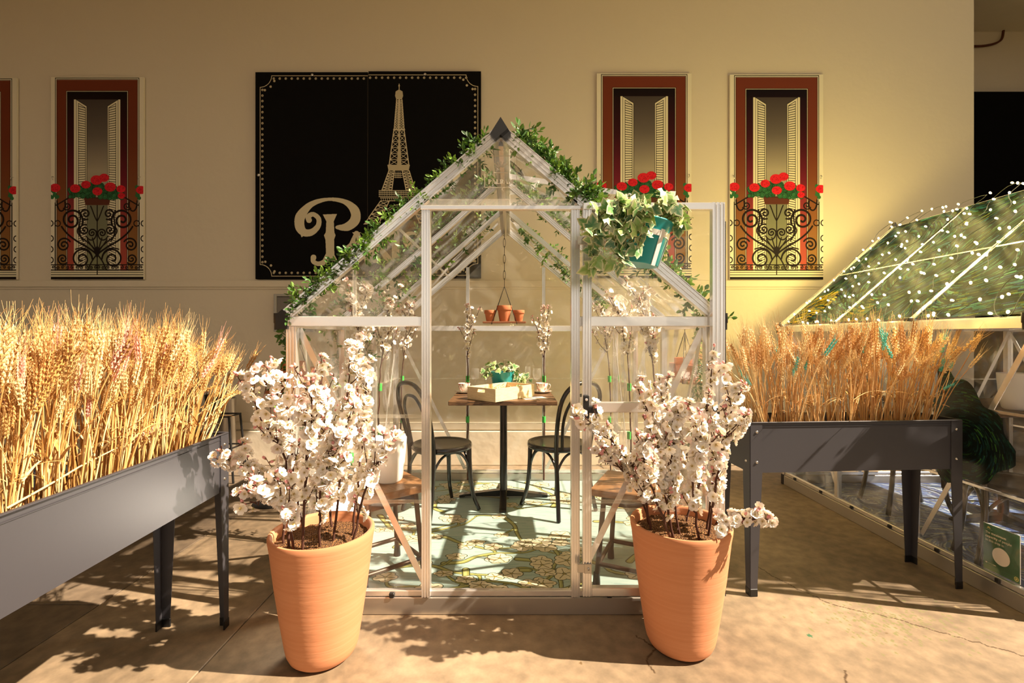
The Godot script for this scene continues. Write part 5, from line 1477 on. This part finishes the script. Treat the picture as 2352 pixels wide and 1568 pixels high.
func tex_concrete() -> Array:
	var n := 1400
	var f := FastNoiseLite.new(); f.frequency = 0.004; f.fractal_octaves = 4; f.seed = 3
	var g := FastNoiseLite.new(); g.frequency = 0.06; g.fractal_octaves = 3; g.seed = 8
	var a = f.get_image(n, n).get_data()
	var b = g.get_image(n, n).get_data()
	var out := PackedByteArray(); out.resize(n * n * 4)
	var r := RandomNumberGenerator.new(); r.seed = 2
	var o := 0
	for i in n * n:
		var k = 0.70 + a[i] * 0.0019 + b[i] * 0.0013 + r.randf() * 0.06
		var wv = a[i] * 0.0009
		out[o] = int(clampf(122.0 * k, 0, 255)); out[o + 1] = int(clampf((104.0 + 12.0 * wv) * k, 0, 255)); out[o + 2] = int(clampf((81.0 + 24.0 * wv) * k, 0, 255)); out[o + 3] = 255
		o += 4
	var cv := Cv.new(4, 4, Color.WHITE)
	cv.im = Image.create_from_data(n, n, false, Image.FORMAT_RGBA8, out)
	cv.w = n; cv.h = n
	# metres to texture: x from -3.2 to 3.8, z from -5 to 2
	var q = func(x, z): return Vector2((x + 3.2) / 7.0 * n, (z + 5.0) / 7.0 * n)
	var crack = func(pts, wd):
		for i in pts.size() - 1:
			var p0 = q.call(pts[i][0], pts[i][1]); var p1 = q.call(pts[i + 1][0], pts[i + 1][1])
			var k = int(p0.distance_to(p1) / 5.0) + 1
			var last = p0
			for j in k:
				var p = p0.lerp(p1, float(j + 1) / k) + Vector2(r.randf_range(-1.6, 1.6), r.randf_range(-1.6, 1.6))
				cv.line(last, p, wd, Color("4a3620"))
				last = p
	crack.call([[1.27, -2.56], [1.30, -2.42], [1.36, -2.25], [1.44, -2.12], [1.62, -2.02], [1.80, -1.88], [1.98, -1.74], [2.2, -1.66]], 1.2)
	crack.call([[0.5, -1.9], [0.56, -1.82], [0.5, -1.75], [0.52, -1.68]], 1.1)
	crack.call([[1.2, -1.7], [1.16, -1.62], [1.05, -1.58], [0.98, -1.55]], 1.0)
	for i in 90:
		var p = Vector2(r.randf() * n, r.randf() * n)
		cv.disc(p.x, p.y, r.randf_range(0.6, 1.6), Color("6a5230"))
	for e in [[1.62, -2.0, 34, "7f7a50"], [1.2, -1.9, 2, "3a6a48"], [1.98, -2.1, 2, "c8b088"]]:
		var p = q.call(e[0], e[1])
		if e[2] < 10: cv.disc(p.x, p.y, e[2], Color(e[3]))
		else:
			for i in 260:
				var s = p + Vector2(r.randfn(0, 1), r.randfn(0, 0.5)) * e[2]
				cv.disc(s.x, s.y, 1.2, Color(e[3]))
	return [cv.tex(1), ImageTexture.create_from_image(g.get_image(512, 512))]

func tex_sign() -> ImageTexture:
	var cv := Cv.new(320, 420, Color("1d5a34"))
	cv.poly(range(40).map(func(i): return Vector2(160 + cos(TAU * i / 40) * 78, 256 + sin(TAU * i / 40) * 78)), Color("efe6d8"))
	cv.rect(20, 376, 260, 2, Color("3c7a50"))
	cv.rect(20, 352, 16, 9, Color("e8e0c8")); cv.rect(40, 354, 50, 5, Color("6f9a7c")); cv.rect(92, 354, 24, 6, Color("e8e0c8"))
	cv.disc(292, 386, 20, Color("c9b860")); cv.disc(292, 386, 14, Color("1d5a34")); cv.disc(292, 386, 9, Color("c9b860"))
	cv.disc(50, 28, 8, Color("c9b860")); cv.disc(40, 34, 6, Color("c9b860")); cv.disc(60, 34, 6, Color("c9b860"))
	cv.rect(20, 46, 64, 3, Color("9ab39c"))
	return cv.tex(1)

func tex_china() -> ImageTexture:
	var cv := Cv.new(256, 96, Color("efe8da"))
	var r := RandomNumberGenerator.new(); r.seed = 4
	for i in 26:
		var p = Vector2(r.randf() * 256, r.randf_range(20, 84))
		for k in 4: cv.line(p, p + Vector2(r.randf_range(-14, 14), r.randf_range(-14, 14)), 2.4, Color("5c7a48"))
		cv.disc(p.x, p.y, r.randf_range(5, 9), Color("b8402f"))
		cv.disc(p.x + 1, p.y - 1, 3, Color("d98a6c"))
	cv.rect(0, 0, 256, 5, Color("b09050"))
	return cv.tex(1)
# ---------------------------------------------------------------- mesh builder
class MB:
	var v := PackedVector3Array()
	var n := PackedVector3Array()
	var t := PackedVector2Array()
	var c := PackedColorArray()
	var idx := PackedInt32Array()
	var tint := Color.WHITE

	func vert(p: Vector3, nr: Vector3, uv := Vector2.ZERO) -> int:
		v.append(p); n.append(nr); t.append(uv); c.append(tint)
		return v.size() - 1

	func tri(a: int, b: int, d: int) -> void:
		var g = (v[b] - v[a]).cross(v[d] - v[a])
		if g.dot(n[a] + n[b] + n[d]) > 0.0:
			idx.append(a); idx.append(d); idx.append(b)
		else:
			idx.append(a); idx.append(b); idx.append(d)

	func quad(a: Vector3, b: Vector3, d: Vector3, e: Vector3, nr: Vector3, ua := Vector2.ZERO, ub := Vector2.RIGHT, ud := Vector2.ONE, ue := Vector2.DOWN) -> void:
		var i = vert(a, nr, ua)
		vert(b, nr, ub); vert(d, nr, ud); vert(e, nr, ue)
		tri(i, i + 1, i + 2); tri(i, i + 2, i + 3)

	func face3(a: Vector3, b: Vector3, d: Vector3, nr: Vector3) -> void:
		var i = vert(a, nr, Vector2(a.x, a.y))
		vert(b, nr, Vector2(b.x, b.y)); vert(d, nr, Vector2(d.x, d.y))
		tri(i, i + 1, i + 2)

	# a box, chamfered when bev > 0
	func box(ct: Vector3, s: Vector3, bev := 0.0, b := Basis()) -> void:
		var h = s * 0.5
		bev = minf(bev, minf(h.x, minf(h.y, h.z)) * 0.9)
		for ax in 3:
			for sg in [-1.0, 1.0]:
				var u = (ax + 1) % 3
				var w = (ax + 2) % 3
				var nn = Vector3.ZERO; nn[ax] = sg
				var ps = []; var us = []
				for q in [[-1, -1], [1, -1], [1, 1], [-1, 1]]:
					var p = Vector3.ZERO
					p[ax] = sg * h[ax]; p[u] = q[0] * (h[u] - bev); p[w] = q[1] * (h[w] - bev)
					ps.append(ct + b * p)
					us.append(Vector2(p[u], p[w]) if ax != 1 else Vector2(p[w], p[u]))
					if ax == 0: us[-1] = Vector2(p.z, p.y)
					if ax == 2: us[-1] = Vector2(p.x, p.y)
					if ax == 1: us[-1] = Vector2(p.x, p.z)
				quad(ps[0], ps[1], ps[2], ps[3], b * nn, us[0], us[1], us[2], us[3])
		if bev <= 0.0: return
		for ax in 3:
			var u = (ax + 1) % 3
			var w = (ax + 2) % 3
			for su in [-1.0, 1.0]:
				for sw in [-1.0, 1.0]:
					var nn = Vector3.ZERO; nn[u] = su; nn[w] = sw
					var e1 = Vector3.ZERO; var e2 = Vector3.ZERO
					e1[u] = su * h[u]; e1[w] = sw * (h[w] - bev)
					e2[u] = su * (h[u] - bev); e2[w] = sw * h[w]
					var lo = Vector3.ZERO; lo[ax] = -(h[ax] - bev)
					quad(ct + b * (e1 + lo), ct + b * (e2 + lo), ct + b * (e2 - lo), ct + b * (e1 - lo), (b * nn).normalized(), Vector2(lo[ax], 0), Vector2(lo[ax], bev), Vector2(-lo[ax], bev), Vector2(-lo[ax], 0))
		for sx in [-1.0, 1.0]:
			for sy in [-1.0, 1.0]:
				for sz in [-1.0, 1.0]:
					var k = Vector3(sx, sy, sz)
					face3(ct + b * Vector3(sx * h.x, sy * (h.y - bev), sz * (h.z - bev)), ct + b * Vector3(sx * (h.x - bev), sy * h.y, sz * (h.z - bev)), ct + b * Vector3(sx * (h.x - bev), sy * (h.y - bev), sz * h.z), (b * k).normalized())

	# box between two points: w across (perpendicular to up), hgt along up
	func bar(a: Vector3, e: Vector3, w: float, hgt: float, up := Vector3.UP, bev := 0.0) -> void:
		var d = e - a
		var z = d.normalized()
		if absf(z.dot(up)) > 0.98: up = Vector3.RIGHT
		var x = up.cross(z).normalized()
		var y = z.cross(x)
		box((a + e) * 0.5, Vector3(w, hgt, d.length()), bev, Basis(x, y, z))

	# rows of points joined with quads
	func grid(P: Array, N: Array, U: Array, wrap := false) -> void:
		var base = []
		for r in P.size():
			base.append(v.size())
			for k in P[r].size(): vert(P[r][k], N[r][k], U[r][k])
		for r in P.size() - 1:
			var m = P[r].size()
			for k in (m if wrap else m - 1):
				var k2 = (k + 1) % m
				var a = base[r] + k; var b = base[r] + k2
				var d = base[r + 1] + k2; var e = base[r + 1] + k
				tri(a, b, d); tri(a, d, e)

	func tube(pts: PackedVector3Array, rad, sides := 6, cap := true) -> void:
		var cnt = pts.size()
		var tg = (pts[1] - pts[0]).normalized()
		var up = Vector3.UP if absf(tg.y) < 0.9 else Vector3.RIGHT
		var x = up.cross(tg).normalized()
		var P = []; var N = []; var U = []
		var len = 0.0
		for i in cnt:
			var nt = tg
			if i == 0: nt = (pts[1] - pts[0]).normalized()
			elif i == cnt - 1: nt = (pts[i] - pts[i - 1]).normalized()
			else: nt = ((pts[i + 1] - pts[i]).normalized() + (pts[i] - pts[i - 1]).normalized()).normalized()
			if nt.length() < 0.5: nt = tg
			x = (x - nt * x.dot(nt)).normalized()
			var y = nt.cross(x)
			tg = nt
			if i > 0: len += pts[i].distance_to(pts[i - 1])
			var r = rad if rad is float else rad[i]
			var pr = PackedVector3Array(); var nr = PackedVector3Array(); var ur = PackedVector2Array()
			for k in sides + 1:
				var a = TAU * k / sides
				var o = x * cos(a) + y * sin(a)
				pr.append(pts[i] + o * r); nr.append(o); ur.append(Vector2(float(k) / sides, len))
			P.append(pr); N.append(nr); U.append(ur)
		grid(P, N, U)
		if cap:
			for e in [0, cnt - 1]:
				var nn = (pts[0] - pts[1]).normalized() if e == 0 else (pts[cnt - 1] - pts[cnt - 2]).normalized()
				var ci = vert(pts[e], nn, Vector2.ZERO)
				for k in sides + 1: vert(P[e][k], nn, Vector2.ZERO)
				for k in sides: tri(ci, ci + 1 + k, ci + 2 + k)

	# turned shape: profile of (radius, height)
	func lathe(prof: Array, seg := 32, xf := Transform3D(), soft := 0.6) -> void:
		var cnt = prof.size()
		var ns = []
		for i in cnt - 1:
			var d = prof[i + 1] - prof[i]
			ns.append(Vector2(d.y, -d.x).normalized())
		var vv = 0.0
		for i in cnt - 1:
			var n0 = ns[i]; var n1 = ns[i]
			if i > 0 and ns[i - 1].dot(ns[i]) > soft: n0 = (ns[i - 1] + ns[i]).normalized()
			if i < cnt - 2 and ns[i + 1].dot(ns[i]) > soft: n1 = (ns[i + 1] + ns[i]).normalized()
			var dl = prof[i].distance_to(prof[i + 1])
			var P = [PackedVector3Array(), PackedVector3Array()]
			var N = [PackedVector3Array(), PackedVector3Array()]
			var U = [PackedVector2Array(), PackedVector2Array()]
			for k in seg + 1:
				var a = TAU * k / seg
				var ca = cos(a); var sa = sin(a)
				P[0].append(xf * Vector3(prof[i].x * ca, prof[i].y, prof[i].x * sa))
				P[1].append(xf * Vector3(prof[i + 1].x * ca, prof[i + 1].y, prof[i + 1].x * sa))
				N[0].append((xf.basis * Vector3(n0.x * ca, n0.y, n0.x * sa)).normalized())
				N[1].append((xf.basis * Vector3(n1.x * ca, n1.y, n1.x * sa)).normalized())
				U[0].append(Vector2(float(k) / seg, vv)); U[1].append(Vector2(float(k) / seg, vv + dl))
			vv += dl
			grid(P, N, U)

	# a flat outline in x, y pushed out along z from z0 to z1
	func prism(poly: PackedVector2Array, z0: float, z1: float, xf := Transform3D(), caps := true) -> void:
		var m = poly.size()
		var area = 0.0
		for i in m: area += poly[i].cross(poly[(i + 1) % m])
		var acc = 0.0
		for i in m:
			var a = poly[i]; var b = poly[(i + 1) % m]
			var d = b - a
			var nn = Vector3(d.y, -d.x, 0).normalized() * signf(area)
			var l = d.length()
			quad(xf * Vector3(a.x, a.y, z0), xf * Vector3(b.x, b.y, z0), xf * Vector3(b.x, b.y, z1), xf * Vector3(a.x, a.y, z1), (xf.basis * nn).normalized(), Vector2(acc, z0), Vector2(acc + l, z0), Vector2(acc + l, z1), Vector2(acc, z1))
			acc += l
		if caps:
			var tr = Geometry2D.triangulate_polygon(poly)
			for e in 2:
				var z = z0 if e == 0 else z1
				var nn = (xf.basis * Vector3(0, 0, -1.0 if e == 0 else 1.0)).normalized() * signf(z1 - z0)
				var i0 = v.size()
				for p in poly: vert(xf * Vector3(p.x, p.y, z), nn, p)
				for k in range(0, tr.size(), 3): tri(i0 + tr[k], i0 + tr[k + 1], i0 + tr[k + 2])

	# an outline swept straight from a to b; the outline's y axis follows up
	func sweep(poly: PackedVector2Array, a: Vector3, b: Vector3, up := Vector3.UP) -> void:
		var z = (b - a).normalized()
		var x = up.cross(z).normalized()
		var y = z.cross(x)
		prism(poly, 0.0, a.distance_to(b), Transform3D(Basis(x, y, z), a))

	func add(o: MB, xf: Transform3D) -> void:
		var b0 = v.size()
		for p in o.v: v.append(xf * p)
		for q in o.n: n.append((xf.basis * q).normalized())
		t.append_array(o.t); c.append_array(o.c)
		for i in o.idx: idx.append(i + b0)

	func mesh() -> ArrayMesh:
		var am := ArrayMesh.new()
		var arr = []
		arr.resize(Mesh.ARRAY_MAX)
		arr[Mesh.ARRAY_VERTEX] = v; arr[Mesh.ARRAY_NORMAL] = n; arr[Mesh.ARRAY_TEX_UV] = t
		arr[Mesh.ARRAY_COLOR] = c; arr[Mesh.ARRAY_INDEX] = idx
		am.add_surface_from_arrays(Mesh.PRIMITIVE_TRIANGLES, arr)
		return am

# ---------------------------------------------------------------- drawing on images
class Cv:
	var im: Image
	var w: int
	var h: int
	func _init(ww: int, hh: int, col: Color) -> void:
		w = ww; h = hh
		im = Image.create(w, h, false, Image.FORMAT_RGBA8)
		im.fill(col)
	func rect(x: float, y: float, ww: float, hh: float, col: Color) -> void:
		im.fill_rect(Rect2i(roundi(x), roundi(y), maxi(1, roundi(ww)), maxi(1, roundi(hh))), col)
	func disc(x: float, y: float, r: float, col: Color) -> void:
		for dy in range(-ceili(r), ceili(r) + 1):
			var q = r * r - dy * dy
			if q >= 0.0:
				var s = sqrt(q)
				im.fill_rect(Rect2i(roundi(x - s), roundi(y) + dy, maxi(1, roundi(2.0 * s)), 1), col)
	func line(a: Vector2, b: Vector2, wd: float, col: Color) -> void:
		var l = a.distance_to(b)
		var st = maxf(0.7, wd * 0.25)
		var k = maxi(1, ceili(l / st))
		for i in k + 1:
			var p = a.lerp(b, float(i) / k)
			if wd < 2.0: im.fill_rect(Rect2i(int(p.x), int(p.y), maxi(1, roundi(wd)), maxi(1, roundi(wd))), col)
			else: disc(p.x, p.y, wd * 0.5, col)
	func path(p, wd: float, col: Color) -> void:
		for i in p.size() - 1: line(p[i], p[i + 1], wd, col)
	# a stroke whose width follows wds along the path
	func brush(p, wds: Array, col: Color) -> void:
		var m = p.size() - 1
		for i in m:
			var f0 = float(i) / m * (wds.size() - 1)
			var f1 = float(i + 1) / m * (wds.size() - 1)
			var k = maxi(1, ceili(p[i].distance_to(p[i + 1]) / 1.5))
			for j in k + 1:
				var f = lerpf(f0, f1, float(j) / k)
				var a = mini(int(f), wds.size() - 2)
				var wd = lerpf(wds[a], wds[a + 1], f - a)
				var q = p[i].lerp(p[i + 1], float(j) / k)
				disc(q.x, q.y, maxf(0.5, wd * 0.5), col)
	func poly(p, col: Color) -> void:
		var y0 = 1e9; var y1 = -1e9
		for q in p:
			y0 = minf(y0, q.y); y1 = maxf(y1, q.y)
		for y in range(maxi(0, floori(y0)), mini(h - 1, ceili(y1)) + 1):
			var xs = []
			var yy = y + 0.5
			for i in p.size():
				var a = p[i]; var b = p[(i + 1) % p.size()]
				if (a.y <= yy) != (b.y <= yy): xs.append(a.x + (yy - a.y) / (b.y - a.y) * (b.x - a.x))
			xs.sort()
			for i in range(0, xs.size() - 1, 2):
				var xa = maxi(0, roundi(xs[i])); var xb = mini(w, roundi(xs[i + 1]))
				if xb > xa: im.fill_rect(Rect2i(xa, y, xb - xa, 1), col)
	func arc(x: float, y: float, r0: float, r1: float, a0: float, a1: float, wd: float, col: Color, sy := 1.0) -> void:
		var p = []
		var k = maxi(6, int(absf(a1 - a0) * 6))
		for i in k + 1:
			var f = float(i) / k
			var a = lerpf(a0, a1, f); var r = lerpf(r0, r1, f)
			p.append(Vector2(x + r * cos(a), y + r * sin(a) * sy))
		path(p, wd, col)
	func flipped_copy() -> void:   # right half becomes the mirror of the left half
		var left = im.get_region(Rect2i(0, 0, w / 2, h))
		left.flip_x()
		im.blit_rect(left, Rect2i(0, 0, w / 2, h), Vector2i(w - w / 2, 0))
	func tex(shrink := 1) -> ImageTexture:
		if shrink > 1: im.resize(w / shrink, h / shrink, Image.INTERPOLATE_BILINEAR if shrink == 2 else Image.INTERPOLATE_LANCZOS)
		return ImageTexture.create_from_image(im)

func bez(a: Vector2, b: Vector2, c: Vector2, d: Vector2, k := 16) -> Array:
	var o = []
	for i in k + 1: o.append(a.bezier_interpolate(b, c, d, float(i) / k))
	return o

func smooth_path(p: Array, k := 8) -> PackedVector3Array:   # Catmull-Rom through the points
	var o := PackedVector3Array()
	for i in p.size() - 1:
		var a = p[maxi(0, i - 1)]; var d = p[mini(p.size() - 1, i + 2)]
		for j in k: o.append(p[i].cubic_interpolate(p[i + 1], a, d, float(j) / k))
	o.append(p[-1])
	return o

func smooth2(p: Array, k := 8) -> Array:
	var o = []
	for i in p.size() - 1:
		var a = p[maxi(0, i - 1)]; var d = p[mini(p.size() - 1, i + 2)]
		for j in k: o.append(p[i].cubic_interpolate(p[i + 1], a, d, float(j) / k))
	o.append(p[-1])
	return o

# ---------------------------------------------------------------- nodes
var used_names := {}

func numbered(parent: Node, called: String) -> String:
	var key = str(parent.get_instance_id()) + called
	var k = used_names.get(key, 0)
	used_names[key] = k + 1
	return called if k == 0 else "%s_%03d" % [called, k]

func tag(o: Node, label := "", category := "", group := "", kind := "") -> Node:
	if label: o.set_meta("label", label)
	if category: o.set_meta("category", category)
	if group: o.set_meta("group", group)
	if kind: o.set_meta("kind", kind)
	return o

func thing(called: String, label: String, category: String, at := Vector3.ZERO, turn := 0.0, group := "") -> Node3D:
	var o := Node3D.new()
	o.name = numbered(self, called)
	add_child(o, true)
	o.position = at
	o.rotation.y = turn
	tag(o, label, category, group)
	return o

func part(parent: Node, called: String, m, mat: Material, at := Vector3.ZERO, label := "") -> MeshInstance3D:
	var o := MeshInstance3D.new()
	o.name = numbered(parent, called)
	o.mesh = m.mesh() if m is MB else m
	o.material_override = mat
	parent.add_child(o, true)
	o.position = at
	if label: o.set_meta("label", label)
	return o

func struct(called: String, m, mat: Material) -> MeshInstance3D:
	var o = part(self, called, m, mat)
	o.set_meta("kind", "structure")
	return o

func dup(o: Node3D, at: Vector3, label := "", turn = null) -> Node3D:
	var r = o.duplicate()
	r.name = numbered(self, str(o.name).trim_suffix("_" + str(o.name).get_slice("_", str(o.name).get_slice_count("_") - 1)) if str(o.name).right(3).is_valid_int() else str(o.name))
	add_child(r, true)
	r.position = at
	if turn != null: r.rotation.y = turn
	if label: r.set_meta("label", label)
	return r

# ---------------------------------------------------------------- materials
func mt(col, rough := 0.6, metal := 0.0, opt := {}) -> StandardMaterial3D:
	var s := StandardMaterial3D.new()
	s.albedo_color = Color(col) if col is String else col
	s.roughness = rough
	s.metallic = metal
	for k in opt: s.set(k, opt[k])
	return s

func noise_tex(freq: float, ramp: Array, size := 512, as_normal := false, strength := 4.0, kind := FastNoiseLite.TYPE_SIMPLEX_SMOOTH, oct := 4, seed_ := 1) -> NoiseTexture2D:
	var f := FastNoiseLite.new()
	f.noise_type = kind; f.frequency = freq; f.fractal_octaves = oct; f.seed = seed_
	var t := NoiseTexture2D.new()
	t.width = size; t.height = size; t.seamless = true; t.noise = f
	t.as_normal_map = as_normal
	if as_normal: t.bump_strength = strength
	elif ramp.size():
		var g := Gradient.new()
		g.offsets = PackedFloat32Array(); g.colors = PackedColorArray()
		var offs := PackedFloat32Array(); var cols := PackedColorArray()
		for r in ramp:
			offs.append(r[0]); cols.append(Color(r[1]))
		g.offsets = offs; g.colors = cols
		t.color_ramp = g
	return t

func tri_mat(s: StandardMaterial3D, sc: Vector3, world := true) -> StandardMaterial3D:
	s.uv1_triplanar = true
	s.uv1_world_triplanar = world
	s.uv1_scale = sc
	return s
